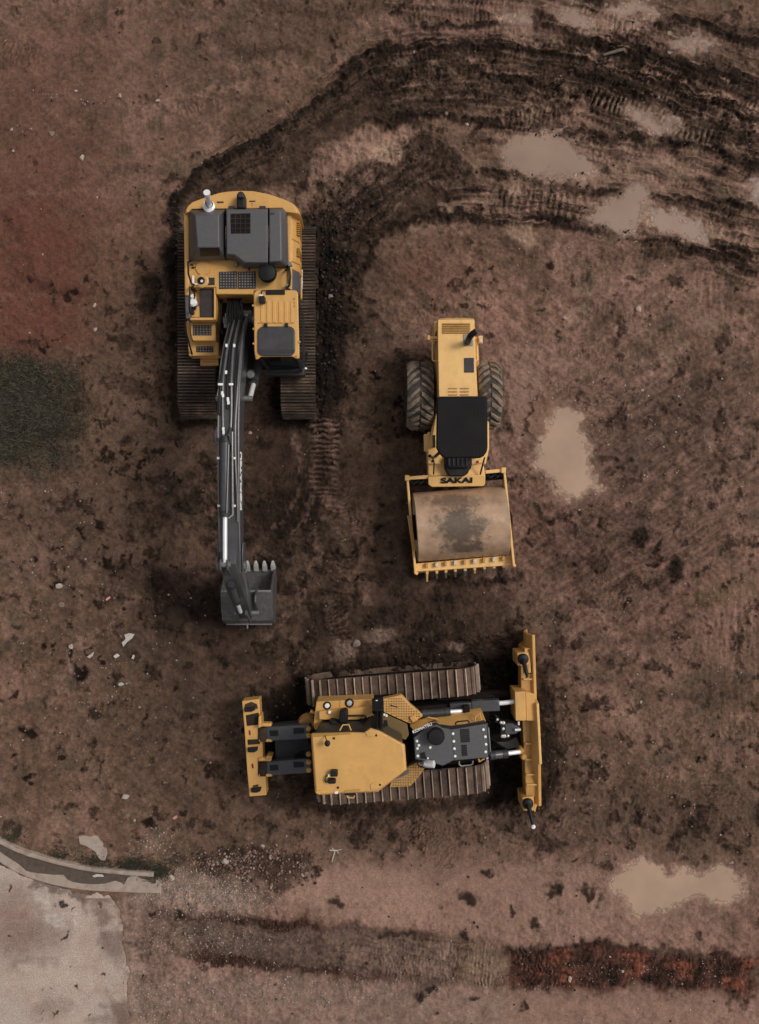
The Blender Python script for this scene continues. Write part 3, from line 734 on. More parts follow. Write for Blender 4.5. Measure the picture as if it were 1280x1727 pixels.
WLAB = ['large tan muddy puddle right of the roller cab', 'wide two lobed tan puddle near the lower right', 'long tan puddle between dark ruts near the top', 'tan puddle in the rut right of the long top puddle', 'speckled narrow puddle ending the same rut',
        'small pale puddle on the top rut', 'pale puddle with track bars at top edge', 'thin bright streak of water in the top right rut', 'narrow puddle between the pressed track bars', 'small streak of water at the top centre',
        'little puddle cut by the right edge']
for (sl, dist), lb in zip(puddle_hits, WLAB):
    silt = c3(.385,.262,.185) if dist is puddle_hits[0][1] or dist is puddle_hits[1][1] else c3(.285,.193,.142)
    deep = SS((WATER_Z + .004 - Z[sl])/.016)[..., None]                      # shallow water lets the mud below show through
    wc = np.zeros_like(col); wc[sl] = (WETG*.95)*(1-deep) + silt*deep
    wc[sl] *= (1 + .09*mid[sl] + .05*patch[sl])[..., None]
    tag(sheet('puddle', WATER, sl, dist < 18, WATER_Z + .0012*WLAB.index(lb), wc), lb, None, None, 'structure')
# pavement: a sheet of worn concrete with films of mud, tucked under the soil at its edge
PAVC = c3(.51,.395,.335)
col = PAVC * (1 + .07*mid + .05*sml + .04*fin)[..., None] * np.ones_like(col)
pk_ = SS((F(70, 4, 81) + .1)/.9)*.75; col += (c3(.43,.30,.245) - col)*pk_[..., None]
gk_ = SS((F(90, 4, 85) - .1)/.8)*.6; col += (c3(.43,.36,.32) - col)*gk_[..., None]
Zkeep = Z; Z = Z.copy()
for q in ((30,1540,60,45,.55),(60,1585,55,30,.5),(20,1590,40,40,.5),(120,1480,60,12,.35),(85,1700,40,14,.45),(200,1722,60,12,.6),(60,1625,50,8,.45)): blob(q[0], q[1], q[2], q[3], 0, c3(.235,.15,.12), q[4], 0, .8)
for q in ((177,1543,19,15,.75),(190,1592,24,20,.6),(200,1612,18,20,.4)): blob(q[0], q[1], q[2], q[3], 0, c3(.19,.122,.095), q[4], 0, .5)
for q in ((78,1520,7,14,.7),(95,1555,8,18,.75),(88,1545,6,24,.45),(126,1540,4,10,.7),(124,1562,5,7,.85),(140,1530,7,6,.5),(122,1578,4,9,.5),(70,1512,14,8,.4)): blob(q[0], q[1], q[2], q[3], -18, c3(.6,.53,.48), q[4]*.6, 0, .9)
stroke([(60,1493),(100,1503),(140,1509)], 9, c3(.10,.075,.062), .8)
stroke([(203,1530),(208,1560),(212,1600),(216,1650)], 6, c3(.15,.10,.08), .55)
for q in ((100,1523,4.5,5),(173,1525,4.5,3.5),(103,1580,4.5,3.5),(168,1591,3.5,3.5),(172,1640,4.5,4),(14,1577,4,3),(14,1503,4,2.5),(90,1709,3,2.5),(207,1695,3,2),(87,1668,2.5,2.5),(116,1526,2.5,2),(120,1543,2.5,2),(66,1707,2,2),(131,1671,2,2),(152,1710,2.5,2),(204,1657,2.5,2),(72,1667,2,2),(129,1632,2,2)):
    blob(q[0], q[1], q[2], q[3], -20, c3(.028,.017,.012), .92, 0, .3)
rim_ = SS((pave_hit[1] + 34 + 34*mid[pave_hit[0]] + 12*sml[pave_hit[0]])/34)*(X[pave_hit[0]] > -6.8)*(Y[pave_hit[0]] < -8.8)
col[pave_hit[0]] += (WETG*.9 - col[pave_hit[0]]) * (rim_*.8)[..., None]
zz = .004 + .002*sml[pave_hit[0]] - .05*SS((pave_hit[1]+4)/10)
o = sheet('pavement', gm, pave_hit[0], pave_hit[1] < 6, zz, col)
tag(o, 'pale worn concrete pavement in the lower left corner', None, None, 'structure')
Z = Zkeep
# ------------------------------------------------------------------ crawler tracks
def stadium(L_, H):
    """closed side profile of a track loop: list of (u, z, tangent angle) walked by arc length"""
    r = H/2; s = L_ - H; per = 2*s + 2*math.pi*r
    def at(t):
        t %= per
        if t < s: return (-s/2 + t, H, 0.0)
        t -= s
        if t < math.pi*r: a = t/r; return (s/2 + r*math.sin(a), r + r*math.cos(a), -a)
        t -= math.pi*r
        if t < s: return (s/2 - t, 0.0, -math.pi)
        t -= s
        a = t/r; return (-s/2 - r*math.sin(a), r - r*math.cos(a), -math.pi - a)
    return per, at

def crawler(root, c, ang, L_, H, W, n, mat_shoe, mat_in, ribs=3, rib_h=0.028, gap=.012, label=None):
    """one track: a chain band, its frame and n separate shoes. ang = direction of travel in plan"""
    c = Vector(c); base = root.location
    d = Vector((math.cos(ang), math.sin(ang), 0)); s = Vector((-d.y, d.x, 0))
    per, at = stadium(L_-.06, H-.06)
    ring = [at(per*k/64) for k in range(64)]
    wv = lambda u, z, y: c + d*u + s*y + Vector((0, 0, z + .03))
    m = MB().loft([[wv(u, z, -W*.22) for u, z, a in ring], [wv(u, z, W*.22) for u, z, a in ring]])
    tr = m.build('track', mat_in, root, 0, smooth=50)
    if label: tr['label'] = label
    fr = MB()
    fr.loft([[wv(u*.86, (z-.45*H)*.62+.42*H, -W*.34) for u, z, a in ring], [wv(u*.86, (z-.45*H)*.62+.42*H, W*.34) for u, z, a in ring]])
    fr.build('track_frame', mat_in, root, .01)
    pitch = per/n
    sh = MB().box((0, 0, 0), (pitch-gap, W, .03))
    for k in range(ribs):
        x = (k+.5)/ribs*pitch - pitch/2 if ribs > 1 else -pitch*.36
        sh.box((x, 0, .015+rib_h/2), (.022, W*.985, rib_h))
    me = bpy.data.meshes.new('track_shoe'); me.from_pydata(sh.v, [], sh.f); me.materials.append(mat_shoe); me.materials.append(RIB if ribs > 1 else RIB2)
    for p in me.polygons:
        if p.index >= 6: p.material_index = 1
    rr = random.Random(int(W*1000)+n)
    for k in range(n):
        u, z, a = at(pitch*(k+.5))
        o = bpy.data.objects.new('track_shoe', me); COL.objects.link(o); o.parent = tr
        o.location = wv(u, z, 0) - base + Vector((0, 0, rr.uniform(-.012, .010)))
        o.rotation_euler = (Matrix.Rotation(ang, 3, 'Z') @ Matrix.Rotation(-a + rr.uniform(-.05, .05), 3, 'Y')).to_euler()
    return tr

# ------------------------------------------------------------------ excavator
C1 = crop(4.571, 280, 300); C2 = crop(4.571, 280, 560); C3 = crop(6.17, 320, 800)
def c1(*pts): return [C1(x, y) for x, y in pts]
ex = thing('excavator', 'yellow crawler excavator with charcoal hood and long dark grey boom reaching to its bucket', 'excavator', P(412, 520, 0))
yf, yr = P(0, 706, .45).y, P(0, 386, .45).y
Lx = yr - yf
for (xa, xb, lb) in ((299, 363, None), (473, 532, None)):
    a, b_ = P(xa, 0, .95).x, P(xb, 0, .95).x
    crawler(ex, ((a+b_)/2, (yf+yr)/2, 0), -math.pi/2, Lx, .95, b_-a, 46, MUDST, MUDDK)
cx = P(412, 0, .8).x
MB().slab([(cx-.9, yf+1.1), (cx+.9, yf+1.1), (cx+.9, yr-1.1), (cx-.9, yr-1.1)], .45, .85).build('centre_frame', MUDDK, ex, .04)
pc = P(402, 520, 1.05)
MB().lathe((pc.x, pc.y, .85), [(.7, 0), (.7, .2), (.62, .2), (.62, .32)], 40).build('slewing_ring', MUDDK, ex)
# revolving frame
MB().prism(c1((150,640),(1030,640),(1030,900),(1040,1370),(690,1370),(690,900),(385,900),(385,1240),(170,1240)), 1.22, 1.05).build('revolving_frame', GREYD, ex, .02)
MB().prism(c1((385,890),(690,890),(690,1180),(600,1180),(560,1330),(430,1330),(400,1180)), 1.2, 1.06).build('boom_mount', MUDDK, ex, .02)
# counterweight
cw = c1((134,270),(136,243),(150,217),(190,184),(290,148),(400,112),(470,101),(540,96),(620,95),(680,98),(800,121),(930,166),(990,194),(1020,225),(1036,272),(930,262),(915,232),(180,238),(160,262))
m = MB()
t = [P(x, y, 2.18) for x, y in cw]
mid_ = sum(t, Vector())/len(t)
def sc(k, z): return [Vector((mid_.x+(p.x-mid_.x)*k, (mid_.y+(p.y-mid_.y)*(k if p.y > mid_.y else 1)), z)) for p in t]
m.loft([sc(.96, 1.08), sc(1.0, 1.25), sc(1.0, 1.95), sc(.985, 2.1), sc(.95, 2.18)])
cwo = m.build('counterweight', YEL, ex, .012)
m = MB()
for a, b_ in (((392,180),(443,192)), ((642,174),(688,182)),): m.prism(c1(a, (b_[0], a[1]), b_, (a[0], b_[1])), 2.195, 2.1)
m.build('lifting_eye', GREYD, cwo, .006)
MB().prism(c1((660,184),(671,184),(671,214),(660,214)), 2.19, 2.1).build('lifting_lug', YELD, cwo, .006)
m = MB().prism(c1((543,130),(552,108),(575,99),(596,108),(607,130),(608,233),(543,233)), 2.42, 2.1)
m.build('rear_camera', BLACK, ex, .03)
MB().prism(c1((552,150),(552,118),(575,106),(598,118),(598,150)), 2.5, 2.4).build('camera_hood', GREYD, ex, .02)
# house sides
MB().prism(c1((135,268),(178,268),(178,905),(142,905)), 2.05, 1.2).build('side_panel', YEL, ex, .03)
o = MB().prism(c1((143,908),(186,908),(186,1085),(150,1085)), 1.98, 1.2).build('side_panel', GREY, ex, .02); o['label'] = 'grey rear quarter of the side panel'
tp = c1((930,262),(968,262),(968,860),(945,860)); MB().prism(tp, 2.06, 1.2).build('side_panel', YEL, ex, .02)
def wall(px_top, y0, y1, ht, px_bot, hb, th=.05):
    (xt, ya), (_, yb) = C1(px_top, y0), C1(px_top, y1); xb, _ = C1(px_bot, 0)
    A, B = P(xt, ya, ht), P(xt, yb, ht); xl = P(xb, 0, hb).x
    return [[Vector((A.x-th, A.y, ht)), A, Vector((xl, A.y, (ht+hb)/2+.1)), Vector((xl, A.y, hb)), Vector((A.x-th, A.y, hb))],
            [Vector((B.x-th, B.y, ht)), B, Vector((xl, B.y, (ht+hb)/2+.1)), Vector((xl, B.y, hb)), Vector((B.x-th, B.y, hb))]]
for y0, y1 in ((272, 470), (474, 640), (644, 702)):
    o = MB().loft(wall(972, y0, y1, 2.0, 1046, 1.25)).build('engine_door', YEL, ex, .02)
    if y0 < 600:
        (xa, ya), (_, yb) = C1(1002, y0+60), C1(1002, y1-(30 if y0 < 300 else 40))
        A, B = P(xa, ya, 1.9), P(xa, yb, 1.9)
        g = MB()
        for k in range(7):
            yy = A.y + (B.y-A.y)*(k+.5)/7
            g.box((A.x+.045, yy, 1.62), (.05, abs(B.y-A.y)/7*.6, .5))
        g.build('vent_grille', YELV, o, .004)
o = MB().loft(wall(976, 706, 868, 1.98, 1040, 1.3)).build('engine_door', GREY, ex, .02); o['label'] = 'grey door with model lettering beside the cab'
MB().loft(wall(1030, 700, 930, 1.3, 1052, 1.1)).build('sill', YEL, ex, .02)
zz = P(*C1(1046, 780), 1.55)
text_obj('lettering', 'PC200', .15, Matrix.Translation((zz.x+.012, zz.y, 1.52)) @ Matrix.Rotation(R(90), 4, 'Z') @ Matrix.Rotation(R(90), 4, 'X'), WHITE, o, offset=.004)
# deck in front of the hood
dk_ = MB().prism(c1((178,630),(560,630),(600,690),(940,690),(950,865),(672,868),(672,897),(384,897),(384,842),(178,842)), 1.98, 1.2).build('deck', YEL, ex, .018)
for x0, x1 in ((409,546),(553,690)):
    o = MB().prism(c1((x0,724),(x1,720),(x1,852),(x0,855)), 2.0, 1.97).build('anti_slip_plate', MESH, ex, .004)
    g = MB()
    for i in range(6):
        for j in range(6):
            p = P(*C1(x0+14+(x1-x0-28)*i/5, 735+(106)*j/5), 2.0); g.lathe(p, [(.02, 0), (.016, .012), (0, .013)], 8)
    g.build('stud', STEEL, o)
MB().lathe(P(*C1(793,759), 1.98), [(.1, 0), (.1, .12), (.165, .12), (.185, .17), (.185, .27), (.165, .31), (.06, .33), (0, .33)], 32).build('air_cleaner_cap', BLACK, ex)
MB().lathe(P(*C1(288,696), 1.98), [(.155, 0), (.155, .02), (.145, .035), (0, .035)], 32).build('tank_cover', YEL, ex)
o = MB().lathe(P(*C1(279,795), 1.98), [(.14, 0), (.14, .02), (.11, .045), (.08, .045)], 28).build('filler_ring', YEL, ex)
MB().lathe(P(*C1(274,795), 2.0), [(.075, 0), (.075, .05), (.03, .07), (0, .07)], 20).build('filler_cap', BLACK, o)
MB().lathe(P(*C1(276,797), 2.06), [(.028, 0), (.028, .02), (0, .025)], 14).build('cap_knob', CHROME, o)
MB().prism(c1((320,770),(374,768),(374,825),(320,826)), 1.99, 1.97).build('warning_plate', MESH, ex)
m = MB()
for q in ((196,668),(205,690)): m.prism(c1((q[0]-8,q[1]-6),(q[0]+14,q[1]-3),(q[0]+10,q[1]+6),(q[0]-8,q[1]+4)), 2.02, 1.96)
m.build('rail_bracket', BLACK, ex)
m = MB().prism(c1((200,752),(214,752),(214,812),(240,812),(240,824),(200,824)), 2.02, 1.97); m.build('hinge_plate', WHITE, ex, .004)
# open tool bay on the left
bay = MB().prism(c1((184,842),(384,842),(384,1090),(184,1090)), 1.72, 1.15).build('tool_bay', YEL, ex, .01)
MB().prism(c1((368,843),(384,843),(384,1090),(368,1090)), 1.95, 1.7).build('bay_wall', YEL, bay, .008)
MB().prism(c1((184,1076),(384,1076),(384,1096),(184,1096)), 1.93, 1.7).build('bay_wall', YEL, bay, .008)
MB().prism(c1((258,848),(366,848),(366,1074),(262,1074)), 1.86, 1.7).build('bay_floor', MESH, bay, .01)
MB().prism(c1((240,990),(262,990),(262,1074),(196,1074),(196,1010)), 1.83, 1.7).build('bay_bracket', YEL, bay, .01)
MB().lathe(P(*C1(217,932), 1.72), [(.05, 0), (.05, .2), (.03, .24), (0, .24)], 18).build('filter', WHITE, bay)
MB().lathe(P(*C1(221,978), 1.72), [(.075, 0), (.085, .1), (.085, .2), (.05, .235), (0, .235)], 22).build('filter', WHITE, bay)
m = MB()
for x, y, r_ in ((212,1050,.05),(226,1020,.035),(218,860,.05),(236,1000,.03)): m.lathe(P(*C1(x,y), 1.72), [(r_, 0), (r_, .16), (0, .17)], 14)
m.tube([P(*C1(214,870), 1.9), P(*C1(222,905), 1.95), P(*C1(214,950), 1.9), P(*C1(230,1010), 1.9)], .014, 8)
m.build('valve', BLACK, bay)
# steps
def grate(root_o, a, b_, h, nx_=6, ny_=4):
    (x0, y0), (x1, y1) = a, b_
    o = MB().prism(c1((x0,y0),(x1,y0),(x1,y1),(x0,y1)), h+.012, h-.02).build('anti_slip_plate', MESH, root_o, .004)
    g = MB()
    for i in range(nx_):
        for j in range(ny_):
            g.lathe(P(*C1(x0+(x1-x0)*(i+.5)/nx_, y0+(y1-y0)*(j+.5)/ny_), h+.012), [(.017, 0), (.012, .012), (0, .013)], 8)
    g.build('stud', STEEL, o)
s1 = MB().prism(c1((184,1100),(384,1100),(384,1255),(205,1255),(192,1200)), 1.62, 1.05).build('step', YEL, ex, .015); grate(s1, (206,1137), (350,1214), 1.62)
MB().prism(c1((196,1124),(372,1120),(372,1132),(204,1134)), 1.66, 1.6).build('step_lip', YELD, s1, .004)
s2 = MB().prism(c1((152,1090),(184,1100),(190,1200),(204,1262),(405,1262),(405,1368),(176,1372)), 1.35, 1.0).build('step', YEL, ex, .015); grate(s2, (232,1298), (364,1344), 1.35, 6, 2)
s3 = MB().prism(c1((264,1372),(403,1372),(403,1447),(264,1447)), 1.02, .98).build('step', YELD, ex, .006)
g = MB()
for r0 in (1382, 1402, 1422):
    for k in range(5):
        x = 270+26*k; y = r0 + (14 if k % 2 else 0); y2 = r0 + (0 if k % 2 else 14)
        g.bar(P(*C1(x, y), 1.03), P(*C1(x+26, y2), 1.03), .025, .02)
g.build('chevron_tread', YEL, s3)
m = MB().tube([P(*C1(q, y), h) for q, y, h in ((192,640,2.02),(170,648,2.35),(172,740,2.4),(196,815,2.35),(215,822,2.02))], .02, 8)
m.build('handrail', BLACK, ex)
MB().tube([P(*C1(q, y), h) for q, y, h in ((210,838,2.0),(184,846,2.3),(180,1000,2.3),(190,1060,1.8))], .02, 8).build('handrail', BLACK, ex)
MB().tube([P(*C1(q, y), h) for q, y, h in ((176,1075,1.7),(150,1110,1.9),(152,1180,1.85),(205,1375,1.3))], .018, 8).build('handrail', BLACK, ex)
MB().tube([P(*C1(q, y), h) for q, y, h in ((925,712,2.0),(950,690,2.3),(958,760,2.34),(952,830,2.3),(928,846,2.0))], .022, 8).build('handrail', BLACK, ex)
m = MB()
for x, y in ((950,670),(935,838),(962,668),(545,668),(945,845)): m.box(P(*C1(x,y), 2.06), (.05, .08, .12))
m.build('hood_latch', STEEL, ex, .01)
# hood
hd = MB()
hd.loft([[P(*C1(x,y), 1.96) for x, y in ((462,238),(786,238),(788,694),(596,698),(540,640),(464,632))],
         [P(*C1(x,y), 2.2) for x, y in ((462,238),(786,238),(788,688),(598,690),(535,622),(464,612))],
         [P(*C1(x,y), 2.42) for x, y in ((465,243),(784,243),(785,650),(605,652),(528,592),(466,588))]])
hood = hd.build('engine_hood', GREY, ex, .02)
MB().loft([[P(*C1(x,y), 1.96) for x, y in ((794,236),(912,232),(934,262),(944,672),(925,690),(796,694))],
           [P(*C1(x,y), 2.2) for x, y in ((794,238),(905,236),(928,268),(938,664),(918,682),(796,686))],
           [P(*C1(x,y), 2.42) for x, y in ((796,243),(876,245),(884,262),(890,622),(884,640),(797,648))]]).build('hood_door', GREY, hood, .02)
MB().loft([[P(*C1(x,y), 1.96) for x, y in ((176,246),(458,240),(460,636),(184,642))],
           [P(*C1(x,y), 2.15) for x, y in ((178,248),(457,242),(459,628),(186,636))],
           [P(*C1(x,y), 2.62) for x, y in ((224,288),(408,286),(411,534),(243,536))]]).build('hood_cover', GREY, hood, .02)
MB().loft([[P(*C1(x,y), h) for x, y, h in ((262,606,2.28),(415,600,2.28),(408,540,2.57),(262,542,2.57))],
           [P(*C1(x,y), h+.035) for x, y, h in ((262,606,2.28),(415,600,2.28),(408,540,2.57),(262,542,2.57))]]).build('air_intake', BLACK, hood)
o = MB().prism(c1((497,276),(650,272),(650,428),(499,430)), 2.426, 2.4).build('vent_screen', MUDDK, hood, .003)
m = MB()
for k in range(1, 4):
    m.bar(P(*C1(497+38*k, 276), 2.428), P(*C1(499+38*k, 428), 2.428), .008, .008); m.bar(P(*C1(498, 275+38*k), 2.428), P(*C1(650, 273+38*k), 2.428), .008, .008)
m.build('screen_wire', GREYD, o)
m = MB()
for x0, x1 in ((480,524),(718,766)): m.prism(c1((x0,216),(x1,214),(x1,240),(x0,242)), 2.3, 2.1)
for x in (635, 745): m.prism(c1((x-5,680),(x+5,680),(x+5,704),(x-5,704)), 2.1, 1.97)
m.build('hinge', GREYD, hood, .008)
MB().prism(c1((805,268),(835,268),(835,282),(805,282)), 2.427, 2.41).build('label_plate', GREYD, hood)
# exhaust stack
o = MB().lathe(P(*C1(333,224), 2.3), [(.12, 0), (.12, .05), (.085, .06)], 28).build('exhaust_collar', CHROME, ex)
MB().tube([P(*C1(336,222), 2.25), P(*C1(330,190), 2.6), P(*C1(322,150), 2.9), P(*C1(314,112), 3.05)], [.05, .05, .052, .066], 18).build('exhaust_pipe', CHROME, ex)
MB().lathe(P(*C1(336,206), 2.34), [(.075, 0), (.07, .12)], 20).build('heat_shield', BLACK, ex)

# cab
roof = c1((676,905),(680,884),(700,868),(985,866),(1008,872),(1018,892),(1022,1100),(1030,1392),(1000,1394),(975,1378),(730,1380),(712,1396),(690,1402),(680,1330))
cabroof = MB().loft([[P(x, y, 2.86) for x, y in roof], [P(x, y, 2.98) for x, y in roof], [P(*(lambda q: (852+ (q[0]-852)*1, q[1]))((x, y)), 3.02) for x, y in roof]])
cf = [P(x, y, 2.9) for x, y in c1((690,880),(1010,880),(1022,1384),(696,1384))]
x0, x1 = cf[0].x+.02, cf[1].x-.01; yb, yt = cf[2].y+.06, cf[0].y-.02
cab = MB()
cab.slab([(x0,yb),(x1,yb),(x1,yt),(x0,yt)], 1.05, 1.75)
for px_, py_ in ((x0+.045,yb+.045),(x1-.045,yb+.045),(x0+.045,yt-.045),(x1-.045,yt-.045),(x1-.045,(yb+yt)/2)): cab.slab([(px_-.045,py_-.045),(px_+.045,py_-.045),(px_+.045,py_+.045),(px_-.045,py_+.045)], 1.75, 2.87)
cabo = cab.build('cab', GREYD, ex, .02)
cr = cabroof.build('cab_roof', YEL, cabo, .02)
g = MB()
for k in range(6):
    xk = 728+46*k; g.prism(c1((xk,950),(xk+24,950),(xk+24,1112),(xk,1112)), 3.033, 3.0)
g.build('roof_rib', YEL, cr, .006)
MB().prism(c1((706,1115),(990,1115),(990,1122),(706,1122)), 3.03, 3.0).build('roof_seam', YELD, cr, .003)
def rrect(x0, y0, x1, y1, r_, n=5):
    out = []
    for cx_, cy_, a0 in ((x1-r_, y0+r_, -90), (x1-r_, y1-r_, 0), (x0+r_, y1-r_, 90), (x0+r_, y0+r_, 180)):
        for k in range(n+1):
            a = R(a0+90*k/n); out.append((cx_+r_*math.cos(a), cy_+r_*math.sin(a)))
    return out
hat = MB().prism(c1(*rrect(704,1143,994,1372,48)), 3.06, 3.0).build('roof_hatch', TINT, cr, .018)
MB().prism(c1((706,1325),(992,1325),(985,1352),(712,1352)), 3.066, 3.05).build('hatch_handle', GREYD, hat, .004)
m = MB()
for x in (767, 928): m.prism(c1((x-12,1118),(x+12,1118),(x+12,1150),(x-12,1150)), 3.085, 3.0)
m.build('hatch_hinge', BLACK, cr, .008)
MB().prism(c1((770,862),(915,860),(916,897),(771,898)), 3.055, 2.9).build('rear_lamp_bar', BLACK, cr, .01)
o = MB().prism(c1(*rrect(713,908,762,962,12)), 3.16, 3.02).build('antenna', BLACK, cr, .015)
MB().prism(c1((716,898),(742,898),(742,912),(716,912)), 3.12, 3.02).build('antenna_clip', WHITE, o, .005)
MB().tube([P(*C1(770,868),3.06), P(*C1(742,868),3.09), P(*C1(734,882),3.08), P(*C1(735,905),3.06)], .011, 6).build('antenna_cable', BLACK, o)
m = MB()
for x, y in ((990,930),(990,960),(992,985),(672,985),(676,1165),(676,1278),(1028,1265),(700,1375),(1005,1375)): m.lathe(P(*C1(x,y), 3.02), [(.022, 0), (.022, .015), (0, .018)], 10)
m.build('roof_bolt', YELD, cr)
fw = MB().slab([(x0+.09,yb-.012),(x1-.09,yb-.012),(x1-.09,yb+.012),(x0+.09,yb+.012)], 1.5, 2.86).build('windscreen', GLASS, cabo)
fr = MB()
za, zb = P(*C1(704,1392), 2.86), P(*C1(738,1516), 1.36)
fr.tube([(x0+.04, yb-.02, 2.85), (x0+.05, yb-.06, 2.0), (x0+.07, yb-.06, 1.36), (x1-.04, yb-.06, 1.36), (x1-.02, yb-.06, 2.0), (x1-.02, yb-.02, 2.85)], .032, 8)
fr.build('windscreen_frame', GREYD, cabo)
MB().slab([(x1-.01,yb+.09),(x1+.012,yb+.09),(x1+.012,yt-.09),(x1-.01,yt-.09)], 1.78, 2.84).build('side_window', GLASS, cabo)
MB().slab([(x0-.012,yb+.09),(x0+.01,yb+.09),(x0+.01,yt-.09),(x0-.012,yt-.09)], 1.78, 2.84).build('side_window', GLASS, cabo)
MB().slab([(x0+.09,yt-.01),(x1-.09,yt-.01),(x1-.09,yt+.012),(x0+.09,yt+.012)], 1.9, 2.82).build('rear_window', GLASS, cabo)
MB().slab([(x0-.02,yb-.16),(x1+.02,yb-.16),(x1+.02,yb+.02),(x0-.02,yb+.02)], 1.06, 1.3).build('cab_floor', GREYD, cabo, .02)
MB().tube([(x1+.05, yb+.3, 1.3), (x1+.09, yb+.28, 1.5), (x1+.09, yb+.02, 1.9), (x1+.06, yb-.02, 2.2)], .014, 8).build('grab_rail', BLACK, cabo)
m = MB(); m.box((x1+.1, yb-.12, 1.95), (.05, .04, .05)); m.build('mirror_stub', CHROME, cabo, .01)
MB().slab([(x0+.3,yb+.55),(x0+.72,yb+.55),(x0+.72,yb+1.0),(x0+.3,yb+1.0)], 1.75, 1.95).build('operator_seat', BLACK, cabo, .05)

# boom
bx = P(388, 0, 3.1).x
prof = [(532,1.55,.34),(560,2.05,.48),(600,2.55,.62),(650,2.86,.66),(720,3.0,.6),(800,3.02,.54),(880,2.98,.47),(945,2.9,.40),(966,2.86,.30)]
bc = []
for py, h, t_ in prof: bc.append((P(0, py, h + t_/2).y, h, t_))
def boomring(i, hw):
    y, h, t_ = bc[i]
    a = bc[min(i+1, len(bc)-1)]; b_ = bc[max(i-1, 0)]
    d = Vector((0, a[0]-b_[0], a[1]-b_[1])).normalized(); n_ = Vector((0, -d.z, d.y)); n_ = n_ if n_.z > 0 else -n_
    c = Vector((bx, y, h))
    return [c + Vector((hw,0,0)) + n_*t_/2, c - Vector((hw,0,0)) + n_*t_/2, c - Vector((hw,0,0)) - n_*t_/2, c + Vector((hw,0,0)) - n_*t_/2]
hw = [.20, .20, .205, .205, .205, .205, .205, .205, .19]
bo = MB().loft([boomring(i, hw[i]) for i in range(len(bc))]).build('boom', BOOM, ex, .02)
def btop(py, dx=0.0, dz=0.0):
    T = [boomring(i, 0)[0] for i in range(len(bc))]; row = [863.5 - t.y*PPM*D/(D-t.z) for t in T]
    return Vector((bx+dx, float(np.interp(py, row, [t.y for t in T])), float(np.interp(py, row, [t.z for t in T])) + dz))
for k, (dx, y0, y1, r_) in enumerate(((-.15,534,700,.026),(-.095,532,742,.024),(-.02,536,690,.024),(.04,534,742,.026),(.10,534,760,.022),(.155,534,880,.024))):
    MB().tube([btop(y, dx + .02*math.sin(y/40+k), .035) for y in np.linspace(y0, y1, 18)], r_, 8).build('hydraulic_line', PIPE if k % 2 else BLACK, bo)
m = MB()
for y, a, b_ in ((649,-.205,-.11),(649,.0,.085),(773,-.205,-.15),(773,.09,.15),(853,-.205,-.15),(853,.06,.14)): m.bar(btop(y, a, .062), btop(y, b_, .062), .045, .02)
for y, dx in ((664,-.12),(668,-.105),(674,-.01),(680,-.0),(724,-.085),(730,-.08),(735,.03),(741,.035),(584,-.115),(584,.035),(629,-.07)): m.box(btop(y, dx, .06), (.045, .07, .03))
m.build('pipe_clamp', WHITE, bo, .006)
# arm cylinder on the boom
def cylinder(root_o, a, k, b_, rb, rr_, lb=None, mats=(BOOM, CHROME)):
    a, b_ = Vector(a), Vector(b_); e = a + (b_-a)*k
    o = MB().tube([a, e], rb, 20).build('cylinder_barrel', mats[0], root_o)
    d = (b_-a).normalized()
    g = MB(); g.tube([e - d*.1, e + d*.02], rb*1.14, 20); g.tube([a - d*.02, a + d*.1], rb*1.1, 20)
    g.build('cylinder_gland', GREYD, o)
    MB().tube([e, b_], rr_, 16).build('cylinder_rod', mats[1], o)
    return o
A = btop(738, -.035, .14); B = Vector((bx-.06, P(0, 952, 3.32).y, 3.32))
cylinder(bo, A, .615, B, .082, .044)
for sx in (-1, 1): MB().tube([btop(y, sx*(.192 if y > 590 else .17), .0) for y in np.linspace(540, 930, 18)], .02, 8).build('hydraulic_line', PIPE, bo)
MB().tube([A + Vector((.13,.1,-.02)), A + Vector((.13,-.3,-.03)), btop(868, .09, .1), btop(874, -.0, .13)], .022, 8).build('hydraulic_line', STEEL, bo)
MB().tube([A + Vector((.075,-.15,.05)), btop(865, .0, .25)], .016, 8).build('hydraulic_line', PIPE, bo)
m = MB()
for sx in (-1, 1): m.bar(btop(728, -.075+sx*.135, .0), btop(744, -.075+sx*.135, .2), .03, .22, up=(0,0,1))
m.build('cylinder_bracket', BOOM, bo, .01)
zz = P(0, 812, 2.97)
text_obj('boom_lettering', 'KOMATSU', .21, Matrix.Translation((bx+.209, zz.y, 3.08)) @ Matrix.Rotation(R(90), 4, 'Z') @ Matrix.Rotation(R(90), 4, 'X'), WHITE, bo, extrude=.006, offset=.008, sx=1.15)
# lift cylinders
for sx in (-1, 1):
    a = Vector((bx+sx*.36, P(0, 592, 1.2).y, 1.2)); b_ = Vector((bx+sx*.31, P(0, 672, 2.62).y, 2.62))
    cylinder(bo, a, .72, b_, .085, .05)
MB().tube([(bx-.36, P(0, 672, 2.62).y, 2.62), (bx+.36, P(0, 672, 2.62).y, 2.62)], .055, 16).build('boom_pin', STEEL, bo)
MB().tube([(bx-.4, P(0, 540, 1.55).y, 1.55), (bx+.4, P(0, 540, 1.55).y, 1.55)], .09, 16).build('boom_pin', STEEL, bo)
m = MB(); m.lathe((bx+.27, P(0, 632, 2.2).y, 2.2), [(.07, 0), (.09, .1), (.06, .13), (0, .13)], 14); m.build('work_lamp', STEEL, bo)
m = MB()
for x, y, h in ((468,1060,1.9),(605,1075,1.9),(620,1065,1.95),(460,1140,1.8),(540,925,1.5),(610,915,1.5)): m.box(P(*C1(x,y), h), (.07, .09, .06))
m.build('hose_fitting', STEEL, bo, .012)
m = MB()
